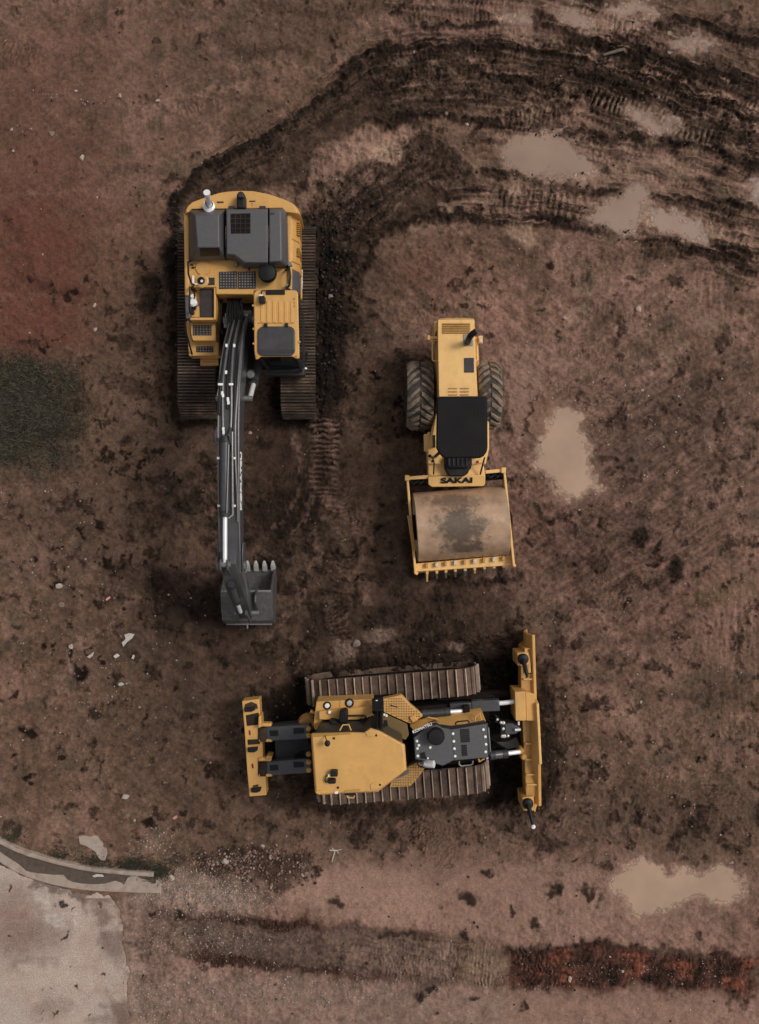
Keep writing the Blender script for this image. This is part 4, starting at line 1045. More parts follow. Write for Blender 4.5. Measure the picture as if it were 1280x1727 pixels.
for k in range(7): m.tube([P(*C1(470+18*k, 905), 1.45), P(*C1(480+16*k, 960+9*(k % 3)), 1.8), P(*C1(470+20*k, 1040), 2.1), P(*C1(480+16*k, 1130), 2.15)], .022, 8)
m.tube([P(*C1(432,905), 1.5), P(*C1(425,1060), 1.9), P(*C1(418,1150), 1.8), P(*C1(440,1210), 2.0)], .016, 8)
m.build('hydraulic_hose', BLACK, bo)

# arm
yA, zA = P(0, 955, 3.1).y, 2.9
yB, zB = P(0, 1034, 1.15).y, 1.1
ax0 = Vector((bx, yA, zA)); ax1 = Vector((bx, yB, zB)); d = (ax1-ax0).normalized(); n_ = Vector((0, -d.z, d.y))
n_ = n_ if n_.y > 0 else -n_
def armring(t_, fr_, bk, hw_): c = ax0 + (ax1-ax0)*t_; return [c+n_*bk+Vector((hw_,0,0)), c+n_*bk-Vector((hw_,0,0)), c-n_*fr_-Vector((hw_,0,0)), c-n_*fr_+Vector((hw_,0,0))]
arm = MB().loft([armring(-.18,.16,.18,.14), armring(0,.24,.30,.165), armring(.25,.26,.26,.165), armring(.7,.18,.18,.16), armring(1.03,.11,.11,.13)]).build('arm', BOOM, ex, .015)
m = MB()
for sx in (-1, 1):
    y, h = P(0, 945, 3.1).y, 2.9
    m.loft([[Vector((bx+sx*q, yy, hh)) for yy, hh in ((y+.34, h+.16), (y+.02, h+.2), (y-.2, h+.1), (y-.22, h-.14), (y+.34, h-.16))] for q in (.215, .25)])
m.build('boom_nose_plate', BOOM, bo, .01)
m = MB()
for sx in (-1, 1): m.tube([ax0 + Vector((sx*.15,0,0)), ax0 + Vector((sx*.28,0,0))], .09, 18)
m.build('arm_pin', STEEL, arm)
m = MB()
for q in (-.13, .01): m.loft([[Vector((bx+q+dx, yy, hh)) for yy, hh in ((B.y+.1, 3.42), (B.y-.1, 3.44), (yA-.3, 2.75), (yA+.15, 2.8))] for dx in (-.015, .015)])
m.build('clevis_plate', BOOM, arm, .006)
MB().tube([B + Vector((-.11,0,0)), B + Vector((.11,0,0))], .06, 16).build('clevis_pin', STEEL, arm)
c0 = ax0 - n_*.34 + d*.15; c1_ = ax0 - n_*.30 + d*1.45
cylinder(arm, c0, .62, c1_, .065, .04)
m = MB()
for sx in (-.11, .11): m.loft([[Vector((bx+sx+dx, p.y, p.z)) for p in (c1_ - n_*.06, ax1 - n_*.24 + d*.0, ax1 - n_*.16 + d*.1, c1_ + n_*.05)] for dx in (-.018, .018)])
m.build('bucket_link', BOOM, arm, .006)
m = MB()
for k in range(3): m.tube([ax0 + Vector((.16,0,.1)) + n_*.05*k, ax0 + d*.7 + Vector((.165,0,0)) + n_*.06*k, ax0 + d*1.3 + Vector((.15,0,0)) - n_*(.1-.04*k)], .015, 6)
m.build('hydraulic_hose', STEEL, arm)
m = MB(); m.tube([P(*C3(578,1010), 1.7), P(*C3(545,1275), 1.3)], .02, 8); m.build('grease_line', CHROME, arm)

# bucket
def by(cy, h): return P(0, 800 + cy/6.17, h).y
xl, xr = P(C3(332,0)[0], 0, .9).x, P(C3(848,0)[0], 0, .9).x
outer = [(by(985,.06), .06), (by(1120,.02)+.1, .02), (-1.95, .02), (-2.22, .1), (by(1500,.3), .27), (by(1553,.5), .5), (by(1520,.66), .7), (by(1400,.8), .84), (by(1215,.93), .93)]
inner = []
for i, (y, z) in enumerate(outer):
    a = Vector(outer[max(i-1, 0)]); b_ = Vector(outer[min(i+1, len(outer)-1)]); t_ = (b_-a).normalized(); inner.append((y + t_.y*.035, z - t_.x*.035) if True else None)
cen = Vector((-1.85, .45))
inner = [(y + (cen.x-y)*.07, z + (cen.y-z)*.07) for y, z in outer]
bk = MB()
def strip(x): return [Vector((x, y, z)) for y, z in outer] + [Vector((x, y, z)) for y, z in inner[::-1]]
bk.loft([strip(xl+.02), strip(xr-.02)])
BKT = mk('bucket_steel', (0.112, 0.105, 0.106), 0.4, metal=0.35, dirt=0.3, dcol=(0.07, 0.05, 0.04), var=0.3, vscale=12, dscale=4)
bko = bk.build('bucket', BKT, ex, .008)
for x in (xl, xr):
    sgn = 1 if x > bx else -1
    rim = [(by(985,.06)+.1, .1), (by(905,.4), .52)] if False else [(by(985,.06)+.06, .12)]
    pts = outer[1:] + [((outer[-1][0]+outer[0][0])/2+.12, .5), (outer[0][0]+.02, .1)]
    MB().loft([[Vector((x-.022, y, z)) for y, z in pts], [Vector((x+.022, y, z)) for y, z in pts]]).build('side_plate', BKT, bko, .006)
tooth_x = np.linspace(xl+.07, xr-.05, 6)
for tx in tooth_x:
    y0_ = by(985, .06)
    MB().loft([[Vector((tx+a*q, y, z)) for a, z in ((-1, z0), (1, z0), (1, z1), (-1, z1))] for q, y, z0, z1 in ((.05, y0_-.05, .02, .15), (.05, y0_+.03, .02, .2), (.045, y0_+.1, .08, .24), (.02, y0_+.2, .2, .25))]).build('tooth', BRIGHT, bko, .008)
m = MB()
for sx in (-.24, .17): m.loft([[Vector((bx+.05+sx+dx, y, z)) for y, z in ((by(1200,.95)+.03, .9), (by(1260,1.2), 1.22), (by(1330,1.2), 1.25), (by(1470,.9), .78), (by(1500,.7), .68))] for dx in (-.02, .02)])
m.build('ear', BKT, bko, .008)
MB().tube([ax1 + Vector((-.25,0,.0)), ax1 + Vector((.28,0,.0))], .05, 16).build('bucket_pin', STEEL, bko)
MB().bar((xl, outer[-1][0], .935), (xr, outer[-1][0], .935), .05, .035).build('rim_bar', STEEL, bko, .006)
MB().bar((xl+.03, outer[5][0]-.012, .5), (xr-.03, outer[5][0]-.012, .5), .03, .06).build('wear_strip', STEEL, bko, .006)
m = MB(); m.box(P(*C3(600,1575), .5), (.03, .14, .05)); m.box(P(*C3(560,1470), .88), (.3, .1, .06)); m.build('bracket', STEEL, bko, .006)
# ------------------------------------------------------------------ road roller
C4 = crop(5.333, 660, 520); C5 = crop(5.333, 660, 740)
c4 = lambda *p: [C4(x, y) for x, y in p]; c5 = lambda *p: [C5(x, y) for x, y in p]
ro = thing('road_roller', 'yellow single drum road roller with black canopy and muddy rear tyres', 'road roller', P(775, 740, 0))
# hood
m = MB()
hp = ((416,104),(424,92),(500,86),(660,86),(738,92),(747,106),(760,450),(777,796),(426,798),(418,450))
m.loft([[P(*C4(x,y), z) for x, y in hp][:0] or [Vector((P(*C4(x,y), 1.85).x, P(*C4(x,y), 1.85).y, .75)) for x, y in hp], [P(*C4(x,y), 1.72) for x, y in hp],
        [P(*C4(580+(x-580)*.985, max(y, 104)), 1.85) for x, y in hp]])
hoodr = m.build('engine_hood', YEL2, ro, .03)
o = MB().prism(c4((459,131),(710,131),(710,228),(459,228)), 1.856, 1.8).build('grille', YELV, hoodr, .003)
g = MB()
for k in range(5): g.prism(c4((462,134+19*k),(707,134+19*k),(707,144+19*k),(462,144+19*k)), 1.885, 1.84)
g.build('grille_slat', YELD, o, .004)
m = MB()
for r_ in range(3):
    for x in (513, 618): m.prism(c4((x,715+29*r_),(x+79,715+29*r_),(x+79,726+29*r_),(x,726+29*r_)), 1.862, 1.84)
m.build('vent_slot', YELV, hoodr)
MB().prism(c4((655,446),(742,444),(744,576),(657,577)), 1.868, 1.84).build('access_panel', GREYD, hoodr, .006)
MB().prism(c4((646,233),(733,231),(735,338),(652,340)), 1.866, 1.84).build('exhaust_plate', STEEL, hoodr, .004)
MB().tube([P(*C4(688,305), 1.85), P(*C4(694,282), 2.12), P(*C4(708,252), 2.3), P(*C4(735,225), 2.38), P(*C4(762,206), 2.4)], .062, 16).build('exhaust_pipe', BLACK, ro)
MB().prism(c4((384,118),(415,116),(415,205),(400,210),(384,300)), 1.5, .8).build('side_box', YEL2, ro, .02)
MB().prism(c4((395,798),(800,798),(790,450),(770,250),(405,250)), 1.0, .5).build('rear_frame', YELD, ro, .03)
for side in (0, 1):
    if side == 0: pts = ((415,288,1.5),(374,292,1.52),(368,305,1.52),(370,460,1.52),(378,472,1.52),(420,474,1.5))
    else: pts = ((752,288,1.5),(768,292,1.5),(774,305,1.5),(776,455,1.5),(770,468,1.5),(750,470,1.5))
    MB().tube([P(*C4(x,y), h) for x, y, h in pts], .018, 8).build('handrail', YEL2, ro)
m = MB().bar(P(*C4(325,267), 1.55), P(*C4(415,263), 1.55), .06, .05); m.box(P(*C4(337,266), 1.58), (.05, .1, .09)); m.build('lamp_bracket', YEL2, ro, .008)
m = MB().bar(P(*C4(750,272), 1.5), P(*C4(800,270), 1.5), .06, .05); m.box(P(*C4(800,284), 1.55), (.09, .16, .1)); m.build('lamp_bracket', YEL2, ro, .008)
MB().box(P(*C4(803,288), 1.61), (.06, .09, .03)).build('tail_lamp', BRIGHT, ro, .006)
# wheels
def wheel(xa, xb, yc, Rr):
    a, b_ = P(C4(xa,0)[0], 0, 1.3).x, P(C4(xb,0)[0], 0, 1.3).x
    c = Vector(((a+b_)/2, P(0, C4(0,yc)[1], Rr).y, Rr-.02)); w_ = b_-a
    wh = MB().lathe(c, [(.34, -w_*.36), (.42, -w_*.46), (.56, -w_*.5), (Rr-.10, -w_*.47), (Rr-.05, -w_*.34), (Rr-.045, 0), (Rr-.05, w_*.34), (Rr-.10, w_*.47), (.56, w_*.5), (.42, w_*.46), (.34, w_*.36)], 64, axis=(1,0,0)).build('wheel', TYRE, ro, 0)
    lg = MB(); nl = 21; lr = random.Random(int(xa))
    for k in range(nl):
        for sgn in (-1, 1):
            a0 = 2*math.pi*(k + (.5 if sgn > 0 else 0))/nl
            rings = []; jit = (lr.uniform(.03, .068), lr.uniform(.8, 1.3), lr.uniform(-.035, .035), lr.uniform(.24, .36))
            for t_ in np.linspace(0, 1, 6):
                x = sgn*w_*(.03 + .46*t_); ang = a0 + jit[2] + jit[3]*t_**1.25; rr_ = Rr - .055 - .075*max(0, t_-.62)/.38
                hgt = jit[0]; wd = (.046 + .028*t_)*jit[1]
                tdir = Vector((0, -math.sin(ang), math.cos(ang))); rdir = Vector((0, math.cos(ang), math.sin(ang)))
                cc = c + Vector((x, 0, 0))
                rings.append([cc + rdir*(rr_-.03) - tdir*wd, cc + rdir*(rr_-.03) + tdir*wd, cc + rdir*(rr_+hgt) + tdir*wd*.7, cc + rdir*(rr_+hgt) - tdir*wd*.7])
            lg.loft(rings)
    lg.build('tread_lug', LUG, wh, .008)
    MB().lathe(c, [(.36, -w_*.3), (.33, -w_*.2), (.12, -w_*.18), (.12, w_*.18), (.33, w_*.2), (.36, w_*.3)], 32, axis=(1,0,0)).build('rim', YELD, wh)
    return c
w1 = wheel(140, 384, 785, .75); w2 = wheel(782, 1000, 790, .75)
MB().tube([w1, w2], .16, 16).build('rear_axle', MUDDK, ro)
# platform and canopy
MB().prism(c4((400,945),(880,945),(880,1260),(850,1400),(380,1400),(325,1400),(322,1282),(358,1110)), 1.12, .7).build('platform', YEL2, ro, .02)
MB().prism(c4((405,950),(412,950),(408,1120),(390,1250),(366,1250),(372,1130)), 1.3, 1.1).build('step_side', YEL2, ro, .01)
MB().prism(c4((372,1140),(396,1140),(396,1250),(372,1252)), 1.33, 1.25).build('step_pad', BLACK, ro, .006)
m = MB().prism(c4((292,1132),(322,1128),(330,1110),(352,1112),(325,1290),(296,1282)), 1.05, .85); m.build('entry_step', YEL2, ro, .01)
can = c4((420,800),(850,800),(862,812),(866,1245),(858,1290),(830,1330),(795,1348),(485,1350),(450,1332),(420,1290),(402,1255),(408,815))
cano = MB().loft([[P(x, y, 2.72) for x, y in can], [P(x, y, 2.8) for x, y in can], [P(778+(x-778)*.97, 720+(y-720)*.97, 2.835) for x, y in can]]).build('canopy', BLACKP, ro, .02)
for x, y in ((440,830),(835,830),(440,1290),(835,1290)):
    p = P(*C4(x,y), 2.72); MB().tube([(p.x, p.y, 1.1), (p.x, p.y, 2.72)], .035, 10).build('canopy_post', BLACK, cano)
MB().tube([P(*C4(418,806),2.78), P(*C4(850,803),2.78)], .03, 8).build('canopy_rib', BLACK, cano)
# front deck
dp = c5((325,60),(800,60),(830,160),(826,215),(846,328),(332,336))
MB().prism(dp, 1.1, .65).build('front_deck', YEL2, ro, .02)
m = MB()
for p_ in (((400,90),(440,150),(470,190),(440,225),(330,225),(330,90)), ((720,175),(830,165),(824,215),(722,235))): m.prism(c5(*p_), 1.22, 1.08)
m.build('console_bracket', YEL2, ro, .015)
MB().lathe(P(*C5(776,208), 1.22), [(.03, 0), (.03, .02), (0, .02)], 12).build('reflector', RED, ro)
m = MB().tube([P(*C5(345,155), 1.3), P(*C5(372,170), 1.45), P(*C5(385,215), 1.45), P(*C5(380,318), 1.2)], .015, 8)
m.lathe(P(*C5(345,155), 1.3), [(.035,0),(.035,.05),(0,.05)], 10); m.lathe(P(*C5(368,203), 1.42), [(.03,0),(.03,.05),(0,.05)], 10)
m.build('handrail', BLACK, ro)
MB().tube([P(*C5(838,170), 1.5), P(*C5(800,318), 1.18)], .018, 8).build('handrail', BLACK, ro)
m = MB().prism(c5((478,150),(722,150),(722,262),(700,285),(690,310),(655,338),(522,338),(505,312),(490,285),(480,262)), 1.3, 1.05)
m.prism(c5((490,150),(714,150),(714,238),(690,262),(520,262),(490,238)), 1.42, 1.28)
m.build('front_console', BLACK, ro, .03)
m = MB()
for k in range(5): m.bar(P(*C5(515+40*k, 150), 1.44), P(*C5(520+39*k, 240), 1.44), .03, .03)
m.build('console_rib', GREYD, ro, .006)
st = MB().prism(c4((560,1040),(720,1040),(720,1200),(560,1200)), 1.6, 1.12).build('operator_seat', BLACK, ro, .05)
# name plate in front
npz = 1.16
pl = MB().loft([[P(*C5(x,y), z) for x, y, z in ((330,338,1.0),(846,326,1.0),(842,402,.8),(830,424,.8),(364,432,.8),(332,408,.8))],
                [P(*C5(x,y), z) for x, y, z in ((330,338,1.16),(846,326,1.16),(842,402,1.08),(830,426,1.06),(364,434,1.06),(332,410,1.08))]]).build('front_panel', YEL2, ro, .015)
c = P(*C5(589,377), 1.13)
A_, B_ = P(*C5(589,338), 1.16), P(*C5(588,425), 1.07)
tilt = math.atan2(1.16-1.07, (A_-B_).y)
text_obj('lettering', 'SAKAI', .165, Matrix.Translation((c.x, c.y, 1.134)) @ Matrix.Rotation(R(1.0), 4, 'Z') @ Matrix.Rotation(tilt, 4, 'X'), BLACK, pl, extrude=.004, offset=.007, sx=1.55)
# drum
Rd = .76
dc = P(*C5(628,766), .98); dc.z = Rd - .02
da = Vector((840, 65, 0)).normalized()
hl = 842/5.333/PPM*(D-1.4)/D/2
DRUM = mk('drum_steel', (0.44, 0.285, 0.185), 0.38, metal=0.15, dirt=0.3, dcol=(0.16, 0.105, 0.075), var=0.25, vscale=4, dscale=1.6, bump=0.06, bscale=30)
def stain(m, c, rx, ry, colr, edge=.5):
    # a caked patch of dried mud with its own ragged outline
    nt = m.node_tree; N = nt.nodes; L = nt.links; b = N['Principled BSDF']
    src = b.inputs['Base Color'].links[0].from_socket
    tc = N.new('ShaderNodeTexCoord'); mp = N.new('ShaderNodeMapping'); mp.inputs['Location'].default_value = (-c[0]/rx, -c[1]/ry, 0); mp.inputs['Scale'].default_value = (1/rx, 1/ry, 0)
    L.new(tc.outputs['Object'], mp.inputs['Vector'])
    ln = N.new('ShaderNodeVectorMath'); ln.operation = 'LENGTH'; L.new(mp.outputs[0], ln.inputs[0])
    n = N.new('ShaderNodeTexNoise'); n.inputs['Scale'].default_value = 4.5; n.inputs['Detail'].default_value = 10; n.inputs['Roughness'].default_value = .7
    L.new(tc.outputs['Object'], n.inputs['Vector'])
    ad = N.new('ShaderNodeMath'); ad.operation = 'MULTIPLY_ADD'; ad.inputs[1].default_value = 2.6; L.new(n.outputs[0], ad.inputs[0]); L.new(ln.outputs['Value'], ad.inputs[2])
    mr = N.new('ShaderNodeMapRange'); mr.inputs[1].default_value = 2.35; mr.inputs[2].default_value = 1.85; mr.inputs[3].default_value = 0; mr.inputs[4].default_value = .88; L.new(ad.outputs[0], mr.inputs[0])
    n2 = N.new('ShaderNodeTexNoise'); n2.inputs['Scale'].default_value = 14; n2.inputs['Detail'].default_value = 8; L.new(tc.outputs['Object'], n2.inputs['Vector'])
    rp = N.new('ShaderNodeMix'); rp.data_type = 'RGBA'; rp.inputs[6].default_value = (*[q*.45 for q in colr], 1); rp.inputs[7].default_value = (*[q*1.7 for q in colr], 1); L.new(n2.outputs[0], rp.inputs[0])
    mx = N.new('ShaderNodeMix'); mx.data_type = 'RGBA'; L.new(mr.outputs[0], mx.inputs[0]); L.new(src, mx.inputs[6]); L.new(rp.outputs[2], mx.inputs[7])
    L.new(mx.outputs[2], b.inputs['Base Color'])
sc_ = P(*C5(615, 790), 1.5) - ro.location
stain(DRUM, (sc_.x, sc_.y), .60, .52, (.085, .062, .047))
sc_ = P(*C5(640, 975), 1.3) - ro.location
stain(DRUM, (sc_.x, sc_.y), .55, .16, (.10, .066, .047))
sc_ = P(*C5(560, 560), 1.4) - ro.location
stain(DRUM, (sc_.x, sc_.y), .7, .16, (.17, .11, .078))
dr = MB().lathe(dc, [(.3, -hl+.06), (Rd-.05, -hl+.05), (Rd-.02, -hl), (Rd, -hl+.015), (Rd, -hl*.5), (Rd, 0), (Rd, hl*.5), (Rd, hl-.015), (Rd-.02, hl), (Rd-.05, hl-.05), (.3, hl-.06)], 96, axis=da).build('drum', DRUM, ro)
frm = YEL2
def q5(x, y, h): return P(*C5(x, y), h)
zf = .92
for (a, b_, nm) in (((142,352),(216,1212),'frame_rail'), ((1006,282),(1092,1132),'frame_rail')):
    MB().bar(q5(*a, zf), q5(*b_, zf-.05), .05, .34).build(nm, frm, ro, .008)
for a, b_ in (((158,690),(206,1010)),):
    MB().bar(q5(*a, 1.02), q5(*b_, 1.0), .08, .12).build('rail_stiffener', YELD, ro, .01)
for s_, a in ((-1, (150,600)), (1, (1060,640))):
    c = dc + da*s_*(hl+.04); MB().lathe(c - da*.06, [(.28, 0), (.28, .12), (.16, .16), (0, .16)], 28, axis=da*1.0).build('drum_hub', MUDDK, ro)
MB().bar(q5(132,356, 1.0), q5(335,343, 1.0), .075, .16).build('rear_beam', frm, ro, .008)
MB().bar(q5(842,300, 1.0), q5(1018,284, 1.0), .075, .16).build('rear_beam', frm, ro, .008)
MB().bar(q5(150,400, .75), q5(1020,330, .75), .16, .3).build('cross_member', MUDDK, ro, .02)
m = MB()
for x in (170, 230, 290, 860, 920, 975): m.tube([q5(x, 372-.08*(x-170), 1.0), q5(x+30, 405-.08*(x-170), 1.04), q5(x+60, 385-.08*(x-170), 1.0)], .028, 8)
m.build('hydraulic_hose', BLACK, ro)
for x, y in ((142,352),(1006,284)): MB().box(q5(x, y, 1.06), (.1, .12, .14)).build('corner_lug', frm, ro, .01)
fb = MB().loft([[q5(x, y, .6) for x, y in ((212,1128),(1090,1050),(1096,1128),(216,1212))], [q5(x, y, .82) for x, y in ((212,1122),(1090,1046),(1098,1136),(216,1196))]]).build('front_beam', frm, ro, .012)
MB().bar(q5(205,1190, .7), q5(235,1215, .7), .06, .3).build('corner_lug', frm, ro, .01); MB().bar(q5(1085,1130, .72), q5(1110,1140, .72), .06, .3).build('corner_lug', frm, ro, .01)
for k, x in enumerate((318,405,487,572,660,746,833,919,1006)):
    y0_ = 1150 - .091*(x-318)
    ln = (128, 112, 112, 110, 106, 92, 102, 96, 88)[k]; b_ = 60 + .0*x
    o = MB().bar(q5(x, y0_-30, .84), q5(x+2, y0_+62, .7), .065, .09).build('scraper_tooth', YEL2, ro, .012)
    tp = MB().bar(q5(x+1, y0_+40, .74), q5(x+3, y0_+ln, .5), .045, .06)
    tp.build('tooth_tip', YEL2 if k in (0, 5) else STEEL, o, .008)
    MB().box(q5(x, y0_-10, .9), (.055, .1, .04)).build('tooth_bolt', BRIGHT if k % 2 else YELD, o, .008)
# ------------------------------------------------------------------ bulldozer
C6 = crop(4.129, 390, 1100); C7 = crop(4.129, 640, 1050); CA = crop(7.111, 670, 1190); CB = crop(6.4, 510, 1170); CC = crop(9.846, 800, 1150)
def many(Cf): return lambda *p: [Cf(x, y) for x, y in p]
c6, c7, cA, cB, cC = many(C6), many(C7), many(CA), many(CB), many(CC)
dz = thing('bulldozer', 'yellow crawler bulldozer with rear ripper and wide front blade turned to the right', 'bulldozer', P(660, 1245, 0))
H = .96
a0, a1 = P(517,1171,.9), P(809,1148,.9); dd = (a1-a0); ang = math.atan2(dd.y, dd.x); Ld = math.hypot(dd.x, dd.y)
wd_ = (P(0,1147,.9).y - P(0,1193,.9).y)
ct = (a0+a1)/2; crawler(dz, (ct.x, ct.y, 0), ang, Ld, H, wd_, 46, MUDST2, MUDDK, ribs=1, rib_h=.06, gap=.008)
b0, b1 = P(536,1335,.9), P(824,1313,.9); cb = (b0+b1)/2
crawler(dz, (cb.x, cb.y, 0), ang, Ld, H, wd_, 46, MUDST2, MUDDK, ribs=1, rib_h=.06, gap=.008)
def loc(u, v, z):
    """dozer frame: u forward, v to its left from between the tracks"""
    c = (ct+cb)/2; d = Vector((math.cos(ang), math.sin(ang), 0)); return Vector((c.x, c.y, 0)) + d*u + Vector((-d.y, d.x, 0))*v + Vector((0,0,z))
def lslab(u0, u1, v0, v1, z0, z1): return MB().loft([[loc(u, v, z) for u, v in ((u0,v0),(u1,v0),(u1,v1),(u0,v1))] for z in (z0, z1)])
lslab(-1.75, 1.55, -.62, .62, .35, .95).build('main_frame', MUDDK, dz, .04)
lslab(-1.7, .2, -.8, .95, .95, 1.35).build('floor_frame', MUDDK, dz, .03)
# hood
hp = ((196,382),(352,268),(400,245),(470,225),(540,264),(650,286),(1070,214),(1092,622),(670,660),(545,724),(440,692),(212,642))
hood = MB().loft([[Vector((P(*CA(x,y),1.92).x, P(*CA(x,y),1.92).y, 1.0)) for x, y in hp], [P(*CA(x,y), 1.9) for x, y in hp], [P(*CA(640+(x-640)*.985, 460+(y-460)*.97), 1.925) for x, y in hp]]).build('engine_hood', GREY, dz, .008)
edge = MB().loft([[P(*CA(x,y), z) for x, y in ((188,372),(205,318),(350,248),(462,200),(505,226),(640,248),(1062,188),(1072,216),(652,288),(540,266),(468,228),(350,272))] for z in (1.5, 1.88)]).build('hood_edge', BLACK, hood, .008)
c = P(*CA(300,272), 1.9)
text_obj('lettering', 'KOMATSU', .085, Matrix.Translation((c.x, c.y, 1.886)) @ Matrix.Rotation(R(24), 4, 'Z'), WHITE, edge, extrude=.002, offset=.002, sx=1.1)
MB().lathe(P(*CA(455,336), 1.92), [(.12, 0), (.12, .1), (.165, .11), (.178, .16), (.175, .26), (.15, .29), (0, .3)], 32).build('air_cleaner_cap', BLACK, dz)
m = MB()
for x, y in ((234,424),(257,475),(240,512),(245,602),(393,499),(667,335),(676,426),(684,514),(692,604),(1031,286),(1054,372),(1062,462),(1058,552)): m.lathe(P(*CA(x,y), 1.92), [(.028, 0), (.028, .022), (.014, .03), (0, .03)], 12)
m.build('hood_bolt', WHITE, hood)
for p_ in (((752,282),(862,278),(872,438),(766,446)), ((770,472),(832,470),(842,604),(778,606))):
    o = MB().prism(cA(*p_), 1.932, 1.91).build('vent_screen', GREYD, hood, .003)
    g = MB()
    for k in range(7):
        t_ = (k+.5)/7; A_ = Vector(p_[0]).lerp(Vector(p_[3]), t_); B_ = Vector(p_[1]).lerp(Vector(p_[2]), t_)
        g.bar(P(*CA(*A_), 1.936), P(*CA(*B_), 1.936), .018, .012)
    g.build('screen_slat', BLACK, o)
MB().prism(cA((650,290),(656,290),(692,650),(684,652)), 1.93, 1.91).build('hood_seam', GREYD, hood)
MB().prism(cA((268,570),(330,555),(350,640),(280,640)), 1.932, 1.91).build('soot_cover', BLACK, hood, .004)
MB().lathe(P(*CA(366,626), 1.92), [(.02,0),(.02,.04),(0,.04)], 10).build('latch', CHROME, hood)
ep = CA(338,700), CA(446,702)
MB().tube([P(*CA(300,690), 1.7), P(*CA(350,700), 1.95), P(*CA(440,702), 2.02)], [.06, .075, .075], 18).build('exhaust_pipe', CHROME, dz)
MB().tube([P(*CA(x,y), 1.85) for x, y in ((300,665),(248,672),(240,700),(262,726),(480,770),(530,772),(542,745))], .018, 8).build('guard_rail', BLACK, dz)
MB().tube([P(*CA(x,y), 1.85) for x, y in ((742,665),(742,705),(765,724),(880,712),(905,695),(905,660))], .018, 8).build('guard_rail', STEEL, dz)
MB().tube([P(*CA(x,y), 1.95) for x, y in ((700,232),(700,205),(725,192),(845,180),(858,190),(858,208))], .016, 8).build('guard_rail', BLACK, dz)
# radiator guard at the front of the hood
MB().loft([[P(*CA(x,y), z) for x, y in ((1064,212),(1085,205),(1118,545),(1095,620))] for z in (1.0, 1.86)]).build('radiator_guard', GREYD, dz, .01)
MB().tube([P(*CA(1085,262), 1.6), P(*CA(1108,552), 1.6)], .03, 8).build('guard_bar', STEEL, dz)
MB().tube([P(*CA(975,640), 1.7), P(*CA(985,672), 1.72), P(*CA(1045,632), 1.74)], .022, 8).build('lamp_guard', YEL, dz)
MB().box(P(*CA(1076,628), 1.75), (.05,.05,.06)).build('head_lamp', BRIGHT, dz, .01)
# engine side with the sloped yellow cover
MB().loft([[P(*CA(x,y), z) for x, y, z in ((150,245,1.55),(366,148,1.5),(480,168,1.5),(605,150,1.48),(1018,70,1.42),(1062,188,1.62),(645,246,1.68),(505,224,1.7),(462,198,1.72),(205,316,1.7))],
           [Vector((P(*CA(x,y), 1.5).x, P(*CA(x,y), 1.5).y, .9)) for x, y in ((150,245),(366,148),(480,168),(605,150),(1018,70),(1062,188),(645,246),(505,224),(462,198),(205,316))]]).build('engine_side', YEL, dz, .01)
MB().tube([P(*CA(x,y), 1.68) for x, y in ((935,185),(932,130),(990,92),(1005,170))], .02, 8).build('lamp_guard', YEL, dz)
MB().tube([P(*CA(370,142), 1.55), P(*CA(490,166), 1.6)], .018, 8).build('step_edge', YEL, dz)
# fender, tank and walkways
MB().loft([[Vector((P(*CB(x,y), 1.55).x, P(*CB(x,y), 1.55).y, 1.0)) for x, y in ((150,84),(766,58),(770,245),(590,300),(182,290),(118,345))], [P(*CB(x,y), 1.55) for x, y in ((150,84),(766,58),(770,245),(590,300),(182,290),(118,345))]]).build('fuel_tank', YEL, dz, .015)
MB().loft([[P(*CB(x,y), 1.54) for x, y in ((178,182),(690,132),(715,70),(764,140),(768,240),(600,288),(178,284))], [P(*CB(x,y), 1.7) for x, y in ((180,188),(684,138),(714,86),(755,150),(760,236),(598,280),(182,280))]]).build('tank_top', YEL, dz, .012)
MB().prism(cB((118,345),(182,285),(300,292),(140,395)), 1.56, 1.0).build('tank_end', YELD, dz, .01)
MB().prism(cB((402,76),(410,76),(404,175),(398,175)), 1.556, 1.54).build('panel_seam', YELV, dz)
def cap(x, y, h, r_, mats, rx=1.0):
    o = MB().lathe(P(*CB(x,y), h), [(r_, 0), (r_, .02), (r_*.86, .03), (r_*.6, .022)], 24).build('filler_ring', mats[0], dz)
    MB().lathe(P(*CB(x,y), h+.02), [(r_*.62, 0), (r_*.55, .045), (0, .05)], 20).build('filler_cap', mats[1], o)
cap(268, 126, 1.55, .085, (BLACK, WHITE)); cap(508, 98, 1.55, .095, (BLACK, BRIGHT)); cap(293, 196, 1.7, .055, (YEL, WHITE))
MB().tube([P(*CB(165,215), 1.35), P(*CB(115,200), 1.35), P(*CB(88,186), 1.35)], [.03, .03, .045], 10).build('towing_hook', YEL, dz)
MB().lathe(P(*CB(50,310), .9), [(.17, -.2), (.2, 0), (.15, .12), (0, .12)], 24).build('final_drive_cap', YELD, dz)
def walkway(pts, h, zb, paint=YEL):
    o = MB().prism(cB(*pts), h, zb).build('walkway', paint, dz, .012)
    xs = [p[0] for p in pts]; ys = [p[1] for p in pts]; g = MB()
    def inside(x, y):
        r_ = False; n = len(pts)
        for i in range(n):
            (ax, ay), (bx_, by_) = pts[i], pts[(i+1) % n]
            if (ay > y) != (by_ > y) and x < (bx_-ax)*(y-ay)/(by_-ay)+ax: r_ = not r_
        return r_
    x = min(xs)+14
    while x < max(xs):
        y = min(ys)+14
        while y < max(ys):
            if all(inside(x+q, y+w_) for q, w_ in ((12,0),(-12,0),(0,12),(0,-12))): g.lathe(P(*CB(x,y), h), [(.014, 0), (.012, .008), (0, .009)], 7)
            y += 27
        x += 27
    g.build('anti_slip_stud', MESH, o)
    return o
